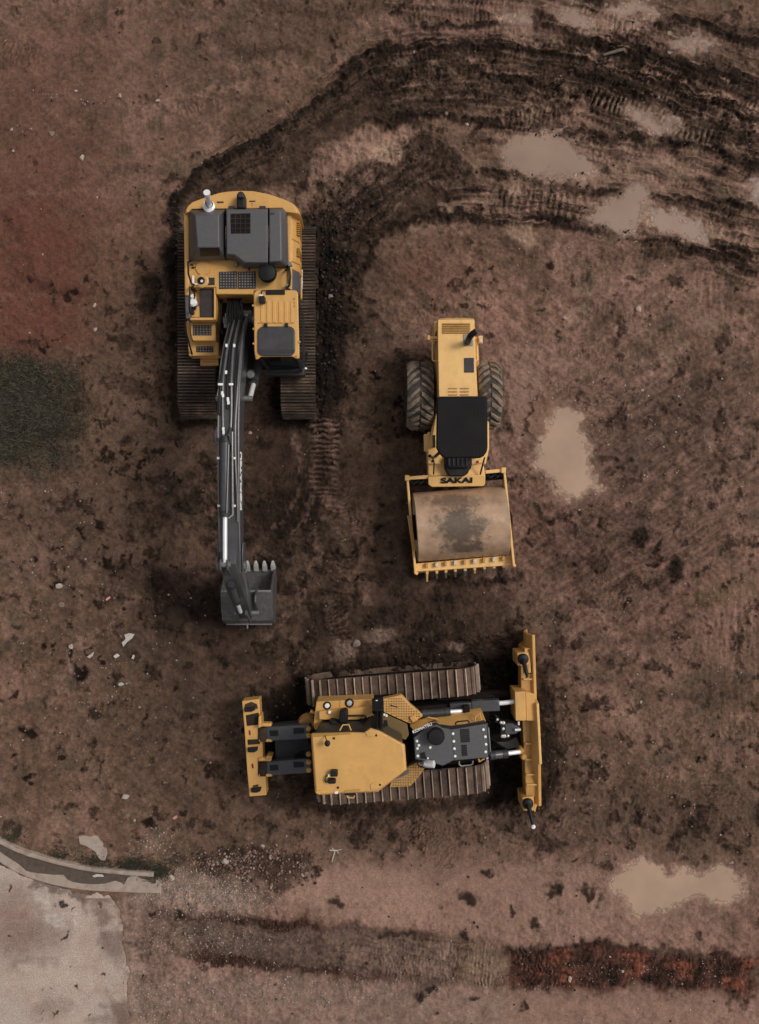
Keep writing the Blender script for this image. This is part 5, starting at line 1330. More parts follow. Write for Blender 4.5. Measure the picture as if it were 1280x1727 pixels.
walkway(((866,58),(1062,14),(1090,36),(1165,120),(1300,232),(1290,250),(1165,322),(1130,312),(870,195)), 1.52, 1.3)
MB().prism(cB((1155,255),(1205,232),(1248,285),(1190,315)), 1.58, 1.5).build('walkway_step', YEL, dz, .01)
MB().bar(P(*CB(945,122),1.53), P(*CB(1030,146),1.53), .02, .01).build('walkway_slot', BLACK, dz)
walkway(((940,1012),(1162,1000),(1200,960),(1282,862),(1330,790),(1250,730),(1130,790),(1125,830),(960,945)), 1.48, 1.3, YELD)
MB().prism(cB((960,945),(1125,830),(1190,850),(1010,950)), 1.495, 1.4).build('walkway_plate', STEEL, dz, .004)
MB().tube([P(*CB(990,935),1.6), P(*CB(1180,850),1.6)], .014, 8).build('handrail', YELD, dz)
# cab
rp = ((90,436),(104,424),(520,412),(664,414),(734,366),(836,398),(1106,546),(1126,822),(815,1060),(770,1062),(420,1076),(210,1094),(142,1076),(134,1044))
cabc = CB(600,750)
inner = lambda k: [CB(610+(x-610)*k, 745+(y-745)*k) for x, y in rp]
cab = MB().loft([[Vector((P(x,y,2.9).x, P(x,y,2.9).y, 1.35)) for x, y in inner(.86)], [Vector((P(x,y,2.9).x, P(x,y,2.9).y, 2.0)) for x, y in inner(.9)], [P(x,y,2.84) for x, y in inner(.95)]]).build('cab', GREYD, dz, .02)
roof = MB().loft([[P(x,y,2.82) for x, y in inner(1)], [P(x,y,2.92) for x, y in inner(1)], [P(x,y,2.97) for x, y in inner(.965)]]).build('cab_roof', YEL, cab, .015)
roof_strip = MB().loft([[P(*CB(x,y), 2.95) for x, y in ((100,434),(520,416),(520,438),(104,470))], [P(*CB(x,y), 2.974) for x, y in ((100,434),(520,416),(520,438),(104,470))]]).build('roof_channel', YELV, roof, .004)
MB().prism(cB((676,415),(735,378),(818,404),(830,440),(806,466),(700,464)), 2.986, 2.95).build('roof_pad', YEL, roof, .008)
MB().prism(cB((730,990),(760,962),(850,960),(858,990),(830,1030),(740,1040)), 2.986, 2.95).build('roof_pad', YEL, roof, .008)
m = MB()
for x, y in ((342,480),(797,447),(838,980),(384,1012)): m.lathe(P(*CB(x,y), 2.97), [(.022, 0), (.022, .02), (0, .022)], 10)
m.build('roof_bolt', BLACK, roof)
g = MB().tube([P(*CB(244,452), 2.98), P(*CB(256,490), 3.1), P(*CB(268,534), 3.2)], .01, 6); g.lathe(P(*CB(270,536), 3.18), [(.0, -.04), (.055, -.03), (.055, .03), (0, .05)], 16)
g.build('antenna', BLACK, roof)
MB().prism(cB(*rrect(304,834,380,898,12)), 3.12, 2.97).build('beacon', BLACK, roof, .015)
MB().prism(cB(*rrect(272,924,362,976,22)), 3.1, 2.97).build('radio_dome', BLACK, roof, .02)
MB().tube([P(*CB(290,866), 3.02), P(*CB(256,890), 3.02), P(*CB(242,930), 3.02), P(*CB(248,952), 3.02), P(*CB(290,950), 3.02)], .012, 6).build('roof_cable', BLACK, roof)
MB().box(P(*CB(288,880), 3.03), (.05, .05, .06)).build('cable_clip', WHITE, roof, .008)
MB().tube([P(*CB(x,y), 2.86) for x, y in ((402,396),(436,336),(500,334),(525,396))], .016, 8).build('lamp_guard', YEL, roof)
MB().tube([P(*CB(x,y), 2.82) for x, y in ((458,1064),(492,1120),(552,1124),(575,1064))], .016, 8).build('lamp_guard', YEL, roof)
MB().box(P(*CB(516,1066), 2.84), (.22, .1, .1)).build('work_lamp', BLACK, roof, .02)
MB().prism(cB((140,1048),(245,1050),(235,1075),(180,1092),(150,1080)), 2.99, 2.9).build('roof_bracket', YEL, roof, .01)
MB().box(P(*CB(365,1064), 2.96), (.07, .05, .06)).build('roof_lamp', WHITE, roof, .01)
MB().bar(P(*CB(455,1052), 2.97), P(*CB(625,1038), 2.97), .03, .04).build('drip_rail', YELD, roof)
# glazing
def pane(a, b_, k, name='side_window'):
    A_, B_ = inner(k)[a], inner(k)[b_]
    A_, B_ = P(*A_, 2.9), P(*B_, 2.9)
    return MB().loft([[Vector((A_.x, A_.y, 2.05)), Vector((B_.x, B_.y, 2.05)), Vector((B_.x, B_.y, 2.8)), Vector((A_.x, A_.y, 2.8))], [Vector((A_.x, A_.y+.01, 2.05)), Vector((B_.x, B_.y+.01, 2.05)), Vector((B_.x, B_.y+.01, 2.8)), Vector((A_.x, A_.y+.01, 2.8))]]).build(name, GLASS, cab)
pane(5, 6, .955); pane(7, 8, .955, 'rear_window'); pane(6, 7, .955, 'windscreen')
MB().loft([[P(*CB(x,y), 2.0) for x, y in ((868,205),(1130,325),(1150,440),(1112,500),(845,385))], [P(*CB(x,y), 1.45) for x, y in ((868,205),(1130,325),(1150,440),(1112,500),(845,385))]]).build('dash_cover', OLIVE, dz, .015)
MB().prism(cB((880,290),(915,285),(930,390),(890,345)), 2.02, 1.98).build('dash_opening', BLACK, dz)
m = MB()
for x, y in ((884,226),(908,236)): m.box(P(*CB(x,y), 2.03), (.04, .05, .04))
m.build('switch', WHITE, dz, .006)
post = MB().bar(P(*CB(812,62), 1.75), P(*CB(818,200), 2.0), .24, .12); post.tube([P(*CB(800,200), 2.0), P(*CB(802,330), 2.5), P(*CB(806,400), 2.8)], .05, 10); post.tube([P(*CB(846,200), 2.0), P(*CB(846,320), 2.5), P(*CB(842,400), 2.8)], .045, 10)
o = post.build('rollover_post', BLACK, dz, .015)
m = MB()
for x, y in ((803,82),(790,102),(825,100),(806,124)): m.lathe(P(*CB(x,y), 1.82), [(.032, 0), (.032, .03), (0, .035)], 12)
m.build('post_bolt', WHITE, o)
ar = MB().prism(cB((400,215),(410,185),(480,180),(490,215),(488,310),(450,322),(390,320)), 2.02, 1.7); ar.prism(cB((285,295),(330,290),(400,312),(430,330),(340,395)), 1.95, 1.6)
ar.build('seat_arm', BLACK, dz, .03)
MB().tube([P(*CB(x,y), 1.82) for x, y in ((488,238),(660,234),(682,245),(680,268),(570,345))], .02, 8).build('grab_rail', BLACK, dz)
MB().lathe(P(*CB(238,384), 1.9), [(.025,0),(.025,.05),(0,.05)], 10).build('gauge', BRIGHT, dz)
# hydraulics in front of the radiator
cylinder(dz, P(*CA(300,100), 1.35), .62, P(*CA(810,62), 1.2), .085, .045, mats=(GREYD, CHROME))
MB().box(P(*CA(825,80), 1.2), (.14, .3, .22)).build('cylinder_bracket', MUDDK, dz, .02)
m = MB().bar(P(*C7(490,585), .95), P(*C7(650,575), 1.0), .16, .2); m.bar(P(*C7(640,578), 1.0), P(*C7(835,570), 1.05), .24, .22)
o = m.build('push_arm', BOOM, dz, .02)
MB().tube([P(*C7(750,522), 1.25), P(*C7(752,512), 1.27), P(*C7(795,510), 1.27), P(*C7(800,524), 1.25)], .014, 6).build('grease_pipe', BLACK, o)
MB().tube([P(*C7(830,562), 1.08), P(*C7(940,551), 1.08)], .05, 14).build('cylinder_rod', CHROME, dz)
cylinder(dz, P(*C7(770,925), 1.2), .55, P(*C7(975,900), 1.05), .09, .05, mats=(BOOM, CHROME))
lslab(1.45, 2.5, -.45, .45, .3, .62).build('c_frame', MUDDK, dz, .05)
for v_ in (-.72, .72): MB().bar(loc(.9, v_, .5), loc(2.55, v_*.9, .5), .16, .28).build('c_frame_arm', MUDDK, dz, .03)
tr_ = MB().prism(cC((420,690),(525,690),(630,690),(770,760),(790,800),(690,870),(525,890),(420,880)), 1.0, .6).build('blade_mount', BOOM, dz, .03)
MB().prism(cC((428,700),(522,700),(522,880),(428,880)), 1.06, .9).build('mount_cap', BLACK, tr_, .015)
m = MB()
for x, y, s_ in ((440,672,.05),(480,678,.06),(475,775,.05),(465,898,.06),(498,898,.06),(555,892,.045),(378,622,.04)): m.lathe(P(*CC(x,y), 1.06), [(s_*.7, 0), (s_*.6, .04), (0, .05)], 12)
m.build('mount_bolt', BRIGHT, tr_)
MB().tube([P(*CC(672,796), 1.06), P(*CC(765,792), 1.06)], .03, 10).build('grease_pin', CHROME, tr_)
MB().tube([P(*CC(735,655), 1.02), P(*CC(735,715), 1.02)], .022, 8).build('blade_pin', WHITE, dz)
m = MB()
for k in range(5): m.tube([P(*CC(250+20*k, 940+30*k), 1.1), P(*CC(380+30*k, 1010+18*k), 1.25), P(*CC(560, 1000+25*k), 1.2), P(*CC(690+15*k, 930+30*k), 1.0)], .022, 8)
for k in range(3): m.tube([P(*CC(260, 500+60*k), .8), P(*CC(350, 560+50*k), 1.0), P(*CC(430, 640+20*k), 1.0)], .022, 8)
m.build('hydraulic_hose', BLACK, dz)
# blade
q7 = lambda x, y, h: P(*C7(x, y), h)
fz = lambda pts, z0, z1: [[Vector((q7(x,y,z1).x, q7(x,y,z1).y, z0)) for x, y in pts], [q7(x,y,z1) for x, y in pts]]
bl = MB()
rows = []
for yk, xk in ((86,1083),(330,1090),(530,1096),(562,1110),(985,1124),(1130,1125),(1278,1128)):
    top = 1.02 if yk < 540 or yk > 990 else 1.22
    rows.append([q7(xk, yk, top), q7(xk, yk, top)+Vector((-.09, 0, -.22)), q7(xk, yk, top)+Vector((-.10, 0, -.6)), Vector((q7(xk, yk, top).x, q7(xk, yk, top).y, .03)),
                 Vector((q7(xk, yk, top).x-.05, q7(xk, yk, top).y, .03)), q7(xk, yk, top)+Vector((-.16, 0, -.6)), q7(xk, yk, top)+Vector((-.15, 0, -.22)), q7(xk, yk, top)+Vector((-.06, 0, 0))])
bla = bl.loft(rows).build('blade', YEL, dz, .008, smooth=30)
MB().bar(q7(1100,562,1.24), q7(1121,985,1.24), .055, .05).build('spill_guard', YEL2, bla, .01)
MB().loft(fz(((985,300),(1052,300),(1080,480),(1092,680),(1102,985),(1100,1215),(1020,1215),(1012,1000),(995,690),(985,480)), .5, .92)).build('blade_back', YELD, bla, .015)
for y in (395, 560, 845, 955, 1060, 1130): MB().loft(fz(((1000+.03*y-10,y-6),(1085+.03*y-10,y-6),(1085+.03*y-10,y+6),(1000+.03*y-10,y+6)), .5, .98)).build('blade_rib', YEL, bla, .006)
MB().loft(fz(((1010,180),(1045,180),(1056,350),(1012,352)), .5, .98)).build('blade_rib', YEL, bla, .01)
MB().loft(fz(((985,172),(1040,128),(1070,110),(1074,185),(1046,182),(985,200)), .2, .62)).build('blade_end', YELD, bla, .012)
o = MB().loft(fz(((942,482),(1016,480),(1022,672),(1018,684),(948,684)), .55, 1.28)).build('guard_box', YEL, bla, .012)
MB().loft(fz(((1018,480),(1078,500),(1088,684),(1022,684)), .55, 1.15)).build('guard_gusset', YEL, bla, .012)
for (px0, py0), (px1, py1), pad in (((1002,262),(1030,378),((958,212),(1036,206),(1042,298),(962,302))), ((1036,1268),(1072,1422),((994,1218),(1074,1212),(1080,1310),(1000,1312)))):
    pd = MB().loft(fz(pad, .35, 1.05)).build('corner_bracket', YEL, bla, .015)
    MB().lathe(q7(px0-4, py0-10, 1.05), [(.115, 0), (.12, .04), (.1, .08), (.05, .1), (0, .1)], 24).build('ball_cap', BLACK, pd)
    MB().tube([q7(px0, py0, 1.15), q7((px0*.5+px1*.5), (py0+py1)/2, 1.3), q7(px1, py1, 1.35)], [.055, .045, .03], 14).build('marker_post', BLACK, pd)
MB().lathe(q7(1071,1422,1.36), [(.05, 0), (.035, .04), (0, .05)], 12).build('post_tip', WHITE, bla)
MB().tube([q7(1030,378,1.33), q7(1022,385,1.3)], .02, 6).build('post_tip', STEEL, bla)
MB().tube([q7(1036,355,1.1), q7(1066,353,1.1), q7(1040,185,1.0)], .012, 6).build('hydraulic_hose', BLACK, bla)
MB().loft(fz(((1095,985),(1124,985),(1128,1277),(1096,1274),(1085,1322),(1076,1315)), .04, .78)).build('blade_end', YEL, bla, .01)
for x, y in ((985,895),(1005,935)): MB().lathe(q7(x, y, 1.0), [(.07, -.3), (.075, 0), (.05, .04), (0, .04)], 20).build('trunnion', YELD, bla)
# ripper at the rear
q6 = lambda x, y, h: P(*C6(x, y), h)
fz6 = lambda pts, z0, z1: [[Vector((q6(x,y,z1).x, q6(x,y,z1).y, z0)) for x, y in pts], [q6(x,y,z1) for x, y in pts]]
rip = MB().loft(fz6(((74,340),(194,326),(200,440),(214,600),(222,760),(238,860),(245,996),(126,1006),(108,800),(90,520)), .75, 1.12)).build('ripper_beam', YEL, dz, .015)
for pts in (((90,390),(165,384),(168,402),(140,416),(92,418)), ((112,668),(184,662),(182,686),(156,700),(116,698)), ((136,950),(208,942),(204,968),(178,980),(140,980))):
    s_ = MB().loft(fz6(pts, .2, 1.2)).build('ripper_shank', BLACK, rip, .015)
for pts in (((96,362),(140,346),(178,362),(186,394),(90,392)), ((112,610),(196,606),(200,640),(116,646)), ((150,930),(190,920),(186,936),(150,940))):
    MB().loft(fz6(pts, 1.05, 1.135)).build('shank_pocket', MUDST, rip, .008)
MB().loft(fz6(((100,440),(190,420),(196,505),(108,515)), 1.05, 1.13)).build('shade_patch', MUDST, rip, .01)  # dark plate imitating the shading on top of the beam
for pts in (((120,545),(132,545),(136,577),(124,577)), ((140,777),(152,776),(157,808),(145,809))): MB().loft(fz6(pts, 1.0, 1.132)).build('reflector', RED, rip, .003)
for y0_, y1_ in ((566, 545), (806, 780)):
    MB().bar(q6(205, y0_, 1.05), q6(555, y1_, 1.25), .30, .2).build('ripper_arm', BOOM, dz, .02)
    MB().bar(q6(270, y0_-2, 1.18), q6(330, y0_-6, 1.2), .12, .06).build('arm_recess', BLACK, dz, .01)
    MB().bar(q6(435, y1_+2, 1.28), q6(520, y1_-2, 1.3), .12, .06).build('arm_recess', BLACK, dz, .01)
    MB().tube([q6(225, y0_-48, 1.1), q6(225, y0_+48, 1.1)], .12, 18).build('ripper_pin', MUDST, dz)
    m = MB(); m.box(q6(238, y0_-66, 1.1), (.28, .08, .2)); m.box(q6(242, y0_+42, 1.1), (.3, .07, .2)); m.build('pin_lug', YEL, dz, .03)
MB().loft(fz6(((190,445),(205,440),(212,520),(186,530)), .9, 1.3)).build('pin_lug', YEL, dz, .015)
MB().loft(fz6(((245,720),(285,726),(280,742),(240,760)), .9, 1.25)).build('pin_lug', YELD, dz, .01)
MB().loft(fz6(((222,520),(500,488),(510,505),(225,545)), .7, 1.0)).build('ripper_frame', GREYD, dz, .015)
MB().loft(fz6(((300,596),(540,578),(552,735),(308,745)), .6, .95)).build('ripper_frame', GREYD, dz, .015)
MB().loft(fz6(((222,596),(300,596),(308,745),(228,760)), .4, .6)).build('ripper_frame', MUDDK, dz, .015)
m = MB()
for k in range(4): m.tube([q6(440+18*k, 745, 1.1), q6(460+14*k, 690-8*k, 1.3), q6(540, 650+10*k, 1.3), q6(570, 640+18*k, 1.4)], .02, 8)
m.build('hydraulic_hose', BLACK, dz)
m = MB()
for y0_ in (530, 575, 705, 760, 815): m.lathe(q6(540, y0_, 1.35), [(.05, 0), (.055, .06), (.03, .09), (0, .09)], 14)
m.build('ripper_pin', YELD, dz)
# ------------------------------------------------------------------ kerb, pavement
def sweep(name, pts, offs, prof_z, mat, parent=None, sub=6, jit=0.0, bevel=.01):
    """strip along a photo-pixel centreline; offs = list of cross offsets (m, + = above in the photo), prof_z = heights"""
    P3 = [P(x, y, 0) for x, y in pts]; path = []
    for i in range(len(P3)-1):
        p0, p1, p2, p3 = P3[max(i-1,0)], P3[i], P3[i+1], P3[min(i+2,len(P3)-1)]
        for k in range(sub):
            t = k/sub; path.append(.5*((2*p1)+(p2-p0)*t+(2*p0-5*p1+4*p2-p3)*t*t+(3*p1-p0-3*p2+p3)*t**3))
    path.append(P3[-1])
    rr = random.Random(5); rings = []
    for i, p in enumerate(path):
        t = (path[min(i+1,len(path)-1)]-path[max(i-1,0)]).normalized(); n = Vector((-t.y, t.x, 0))
        rings.append([Vector((p.x, p.y, 0)) + n*(o + rr.uniform(-jit, jit)) + Vector((0, 0, z + rr.uniform(-jit, jit)*.3)) for o, z in zip(offs, prof_z)])
    return MB().loft(rings).build(name, mat, parent, bevel)
kb = thing('kerb', 'curved pale concrete kerb with broad gutter at the lower left', 'kerb', P(120, 1465, 0))
sweep('kerb_stone', KERB_C, [-.058, -.054, -.035, .035, .05, .055], [-.2, .10, .13, .135, .11, -.2], CONC, kb, jit=.006)
gut = sweep('gutter', GUT_C, [-.11, -.11, .11, .29, .29], [-.2, .045, .035, .03, -.2], CONC, kb, jit=.003)

GUTM = mk('gutter_mud', (0.085, 0.06, 0.046), 0.85, var=0.3, vscale=12, bump=.6)
rr = random.Random(11)
def mudstrip(pts, name, th=.05):
    v = []; n = len(pts)
    cen = sum((P(*p, 0) for p in pts), Vector())/n
    ring0 = [P(x, y, 0) for x, y in pts]
    return MB().loft([[p + Vector((0,0,-.05)) for p in ring0], [p + Vector((0,0,.04)) for p in ring0], [p + (cen-p)*.0 + Vector((0,0,th)) for p in ring0]]).build(name, GUTM, kb, .012)
up = [(x, y+5.5) for x, y in KERB_C[:-1]]
low = [(205,1487),(196,1484),(188,1486),(178,1489),(160,1490),(140,1489),(124,1486),(115,1482),(108,1474),(92,1474),(72,1472),(55,1470),(45,1467),(33,1456),(22,1449),(8,1440),(0,1434),(-14,1426)]
mudstrip(up[::1] + [(228,1473),(216,1479),(210,1491)] + low, 'gutter_mud')
mudstrip([(232,1474),(262,1477),(264,1488),(258,1489),(250,1483),(238,1480)], 'gutter_mud')
# ------------------------------------------------------------------ stones and scraps
def stone(name, px, py, r_, mat, label, cat='stone', group=None, seed=0, flat=.6, el=1.0, rot=0):
    rr = random.Random(seed*77+5)
    bm = bmesh.new(); bmesh.ops.create_icosphere(bm, subdivisions=2, radius=1)
    dirs = [Vector((rr.gauss(0,1), rr.gauss(0,1), rr.gauss(0,1))).normalized() for _ in range(16)]
    cut = [rr.uniform(.5, .88) for _ in dirs]
    for v in bm.verts:
        for d_, k in zip(dirs, cut):
            q = v.co.dot(d_)
            if q > k: v.co -= d_*(q-k)
        v.co *= 1 + rr.uniform(-.04, .04)
    M = Matrix.Rotation(R(rot), 4, 'Z') @ Matrix.Diagonal((r_*el, r_, r_*flat, 1))
    bm.transform(M)
    me = bpy.data.meshes.new(name); bm.to_mesh(me); bm.free(); me.materials.append(mat)
    o = bpy.data.objects.new(name, me); COL.objects.link(o)
    p = P(px, py, 0); o.location = (p.x, p.y, zat(p.x, p.y) + r_*flat*.45)
    return tag(o, label, cat, group)
for i, (px, py, r_, mat, lb, el, rot) in enumerate((
    (137.5,266,.095,STONE,'largest pale stone on the bare brown soil at upper left',.85,10),
    (86,224,.075,STONEB,'dull brown stone lying beside the pale stone at upper left',1.1,0),
    (20,218,.045,STONE,'small white stone at the left edge of the upper left soil',1,0),
    (23,255,.04,STONE,'small white stone lowest along the left edge of the upper soil',1,0),
    (128,153,.045,STONE,'small pale stone at the left end of the pebble line',1,20),
    (202,162,.06,STONE,'pale stone in the middle of the pebble line above the excavator',1,40),
    (267,171,.05,STONE,'pale stone at the right end of the pebble line',1.3,0),
    (753,192,.055,STONEB,'grey brown stone on the dark ridge above the roller',.8,30),
    (787,211,.045,STONE,'white stone just below the dark ridge right of the grey brown stone',1.3,-30),
    (698,87,.05,STONE,'slim pale stone on the dark bank at the top',.6,-30),
    (1077,522,.07,STONE,'pale flat stone on the soil right of the roller hood',1.3,-40),
    (952,537,.045,STONE,'small white stone between the roller hood and the long pale stone',1,0),
    (160,515,.06,STONE,'white stone left of the excavator beside dark clods',.8,0),
    (160,555,.055,STONE,'grey white stone just below another left of the excavator',1.2,20),
    (421,730,.055,STONE,'pale stone beside the excavator boom below the cab',1.1,0),
    (557,500,.07,STONEB,'grey brown stone right of the excavator cab in dark mud',1.2,0),
    (212,1343,.085,STONE,'oval pale stone below the rubble scraps at lower left',1.35,20),
    (216,1375,.06,STONEB,'small flat stone under the oval pale stone',1.4,0),
    (227,1384,.045,STONE,'little white stone above the gravel patch near the kerb',.8,0),
    (100,989,.08,STONE,'flat pale stone on the brown soil at the left middle',1.4,0),
    (103,1020,.07,STONEB,'dull flat stone under the pale one at the left middle',1.3,10),
    (120,1090,.06,STONE,'pale chip near the dark clod at the left',1.3,30),
    (290,1480,.09,STONE,'white stone at the end of the kerb',1.0,0),
    (443,1426,.05,STONE,'white stone on top of the rubble heap',1,0),
    (380,1452,.09,STONE,'big cream stone in the brick rubble heap',1.2,0),
    (1083,658,.04,STONE,'small white stone on the churned soil far right of the roller',1,0),
    (1081,1184,.05,STONE,'white stone on the dark soil right of the blade',1,0),
    (961,1651,.09,STONE,'pale stone pressed into the red clay strip',.7,20),
    (1050,1638,.05,STONE,'white stone in the middle of the red clay strip',1,0),
    (600,1085,.10,STONEB,'grey mud caked stone between the bucket and the bulldozer track',1.2,0))):
    stone('stone', px, py, r_, mat, lb, seed=i, el=el, rot=rot, group='stones lying on the site')
# broken concrete plate by the kerb
cp = [(132,1410),(141,1409),(151,1411),(158,1409),(164,1411),(168,1418),(174,1425),(172,1428),(179,1432),(180,1441),(177,1452),(171,1451),(167,1448),(163,1443),(160,1436),(152,1432),(145,1427),(134,1424)]
tag(MB().prism(cp, .06, -.05).build('concrete_fragment', CONC, None, .012), 'broken pale concrete fragment lying above the kerb', 'concrete piece')
# scraps
def scrap(pts, label, mat, h=.05, name='paper_scrap', cat='litter', group=None):
    c = P(sum(p[0] for p in pts)/len(pts), sum(p[1] for p in pts)/len(pts), 0); z = zat(c.x, c.y); rr = random.Random(int(pts[0][0]*7))
    top = [Vector((P(x,y,0).x, P(x,y,0).y, z + h*rr.uniform(.5, 1.3))) for x, y in pts]
    o = MB().loft([[v - Vector((0,0,.008)) for v in top], top]).build(name, mat, None)
    return tag(o, label, cat, group)
scrap([(211,1070),(219,1067),(228,1069),(224,1076),(216,1082),(209,1090),(207,1083),(213,1077)], 'torn white sheet of litter below the left of the bucket', PAPER)
scrap([(192,1106),(198,1102),(203,1105),(196,1110)], 'small white scrap left of the torn white sheet', PAPER)
scrap([(148,1107),(154,1103),(160,1098),(158,1105),(152,1110)], 'thin white scrap near the dark clod', PAPER)
scrap([(117,1088),(124,1089),(123,1094),(117,1092)], 'pale scrap beside a chip of stone at the left', PAPER)
scrap([(226,1103),(229,1105),(227,1111),(224,1109)], 'tiny white scrap under the torn white sheet', PAPER)
scrap([(200,1152),(206,1150),(211,1153),(206,1156),(201,1156)], 'white scrap lowest of the scraps at left', PAPER)
scrap([(179,1010),(186,1005),(187,1008),(181,1013)], 'pink scrap on the soil left of the bucket', PINK)
scrap([(291,1379),(298,1374),(300,1378),(294,1382)], 'pink scrap on the soil below the ripper', PINK)
scrap([(157,1475),(165,1472),(176,1472),(177,1476),(168,1476),(160,1478)], 'white torn wrapper lying in the gutter', PAPER, .09)
tw = MB()
for a, b_, r_ in (((556,1432),(568,1433),.013),((568,1433),(576,1431),.010),((565,1433),(560,1452),.012),((564,1433),(560,1428),.009),((568,1433),(571,1438),.008)):
    A_, B_ = P(*a, 0), P(*b_, 0); A_.z = zat(A_.x, A_.y)+.05; B_.z = zat(B_.x, B_.y)+.05; tw.tube([A_, B_], r_, 6)
tag(tw.build('twig', mk('pale_twig', (.5, .47, .38), .8), None), 'pale forked twig on the soil below the bulldozer', 'twig')
pk = MB()
for (ax, ay), (bx_, by_) in (((1018,92),(1050,89)),):
    A_, B_ = P(ax, ay, 0), P(bx_, by_, 0); A_.z = zat(A_.x, A_.y)+.03; B_.z = zat(B_.x, B_.y)+.03; pk.bar(A_, B_, .06, .04)
tag(pk.build('plank', WOOD, None, .006), 'short weathered plank lying in the ruts at the top right', 'plank')

# ------------------------------------------------------------------ gravel, clods, rubble, grass: what nobody could count
def unit_rock(seed, k=7):
    rr = random.Random(seed); bm = bmesh.new(); bmesh.ops.create_icosphere(bm, subdivisions=1, radius=1)
    for v in bm.verts: v.co *= rr.uniform(.55, 1.15)
    V = np.array([v.co[:] for v in bm.verts], np.float32); Fc = np.array([[v.index for v in f.verts] for f in bm.faces], np.int32); bm.free(); return V, Fc
ROCKS = [unit_rock(s) for s in range(8)]
def scatter(name, label, cat, pts, mat, flat=(.5, .8), shades=(.7, 1.2), sink=.25):
    """pts: list of (px, py, radius m)"""
    g = np.random.default_rng(len(pts)); VV, FF, CC_ = [], [], []; b = 0
    for px, py, r_ in pts:
        V, Fc = ROCKS[g.integers(8)]
        a = g.random()*6.283; c, s = math.cos(a), math.sin(a); e = g.uniform(.7, 1.35); fl = g.uniform(*flat)
        q = V * np.array([r_*e, r_/e**.5, r_*fl]); q = np.stack([q[:,0]*c-q[:,1]*s, q[:,0]*s+q[:,1]*c, q[:,2]], 1)
        p = P(px, py, 0); q += np.array([p.x, p.y, zat(p.x, p.y) + r_*fl*(1-2*sink)])
        VV.append(q); FF.append(Fc+b); b += len(V); CC_.append(np.full(len(V), g.uniform(*shades)))
    V = np.concatenate(VV).astype(np.float32); Fc = np.concatenate(FF).astype(np.int32); sh = np.concatenate(CC_).astype(np.float32)
    me = bpy.data.meshes.new(name); me.vertices.add(len(V)); me.vertices.foreach_set('co', V.ravel())
    me.loops.add(Fc.size); me.polygons.add(len(Fc)); me.loops.foreach_set('vertex_index', Fc.ravel()); me.polygons.foreach_set('loop_start', np.arange(0, Fc.size, 3, dtype=np.int32)); me.update(calc_edges=True)
    at = me.attributes.new('shade', 'FLOAT', 'POINT'); at.data.foreach_set('value', sh)
    me.materials.append(mat); o = bpy.data.objects.new(name, me); COL.objects.link(o)
    return tag(o, label, cat, None, 'stuff')
def shaded(name, cols, rough=.9):
    """stone kinds: colour picked per stone along a ramp"""
    m = bpy.data.materials.new(name); m.use_nodes = True; N = m.node_tree.nodes; L = m.node_tree.links
    a = N.new('ShaderNodeAttribute'); a.attribute_name = 'shade'; r_ = N.new('ShaderNodeValToRGB')
    el = r_.color_ramp.elements
    for i, c in enumerate(cols):
        e = el[i] if i < 2 else el.new(1)
        e.position = i/(len(cols)-1); e.color = (*c, 1)
    L.new(a.outputs['Fac'], r_.inputs[0]); L.new(r_.outputs[0], N['Principled BSDF'].inputs['Base Color']); N['Principled BSDF'].inputs['Roughness'].default_value = rough
    return m
rg = random.Random(21)
def ok(px, py): return -20 < px < 1300 and -20 < py < 1750
gv = []
for _ in range(2000):                                   # loose bright chips all over the site
    px, py = rg.uniform(-10, 1290), rg.uniform(-10, 1737)
    wgt = .35
    if px > 680 and py > 420: wgt = .85
    if py < 430 and px > 520: wgt = .25
    if px < 330 and 950 < py < 1400: wgt = 1.0
    if py > 1500 and px > 640: wgt = .5
    if px < 215 and py > 1450: wgt = 0
    if rg.random() < wgt: gv.append((px, py, rg.choice((.010, .012, .014, .017, .02, .026))))
def cluster(n, px, py, sx, sy, rot, r0, r1, lst, pw=2.0):
    c, s = math.cos(R(rot)), math.sin(R(rot))
    for _ in range(n):
        a, b_ = rg.gauss(0, 1)*sx, rg.gauss(0, 1)*sy
        x, y = px+a*c-b_*s, py+a*s+b_*c
        if x < 222 and y > 1500: continue
        lst.append((x, y, r0+(r1-r0)*rg.random()**pw))
for a in ((500,320,1500,45,22,0),(500,380,1510,45,16,5),(120,420,1515,30,14,20),(240,250,1505,20,14,0),(260,258,1425,22,18,0),(360,340,1580,50,20,5),(500,300,1690,90,24,0),(380,460,1660,110,22,3),(200,620,1675,80,14,0),(160,255,1600,22,30,0),(160,245,1690,15,30,0),
          (60,1060,690,60,50,0),(70,960,640,70,70,0),(120,1080,760,100,90,0),(90,90,905,50,60,0),(110,130,1080,70,60,0),(90,210,1180,70,60,0),(60,960,1240,120,120,0),(60,1100,1220,100,80,0),(50,1110,1330,80,40,0),(40,840,1655,30,10,0),(60,1090,1640,100,16,2),(60,150,168,60,5,8),(25,60,222,22,6,0),(50,200,1230,40,60,0),(40,470,1140,30,14,20),(30,730,1600,40,20,0),(30,560,380,30,60,40)):
    cluster(int(a[0]*.75), *a[1:], .007, .030, gv)
for a in ((160,1000,1640,60,14,0),(160,1180,1642,60,14,3),(1500,320,1500,50,20,0),(1300,380,1512,50,15,5),(500,250,1508,26,12,0),(700,300,1695,95,24,0),(500,460,1660,120,20,3),(500,370,1585,70,18,5)): cluster(*a, .005, .019, gv)
scatter('gravel', 'scattered pale gravel and chips over the whole site', 'gravel', gv, shaded('pale_gravel', [(.16,.12,.10),(.25,.19,.155),(.46,.39,.34)]), shades=(0, 1))
rb = []
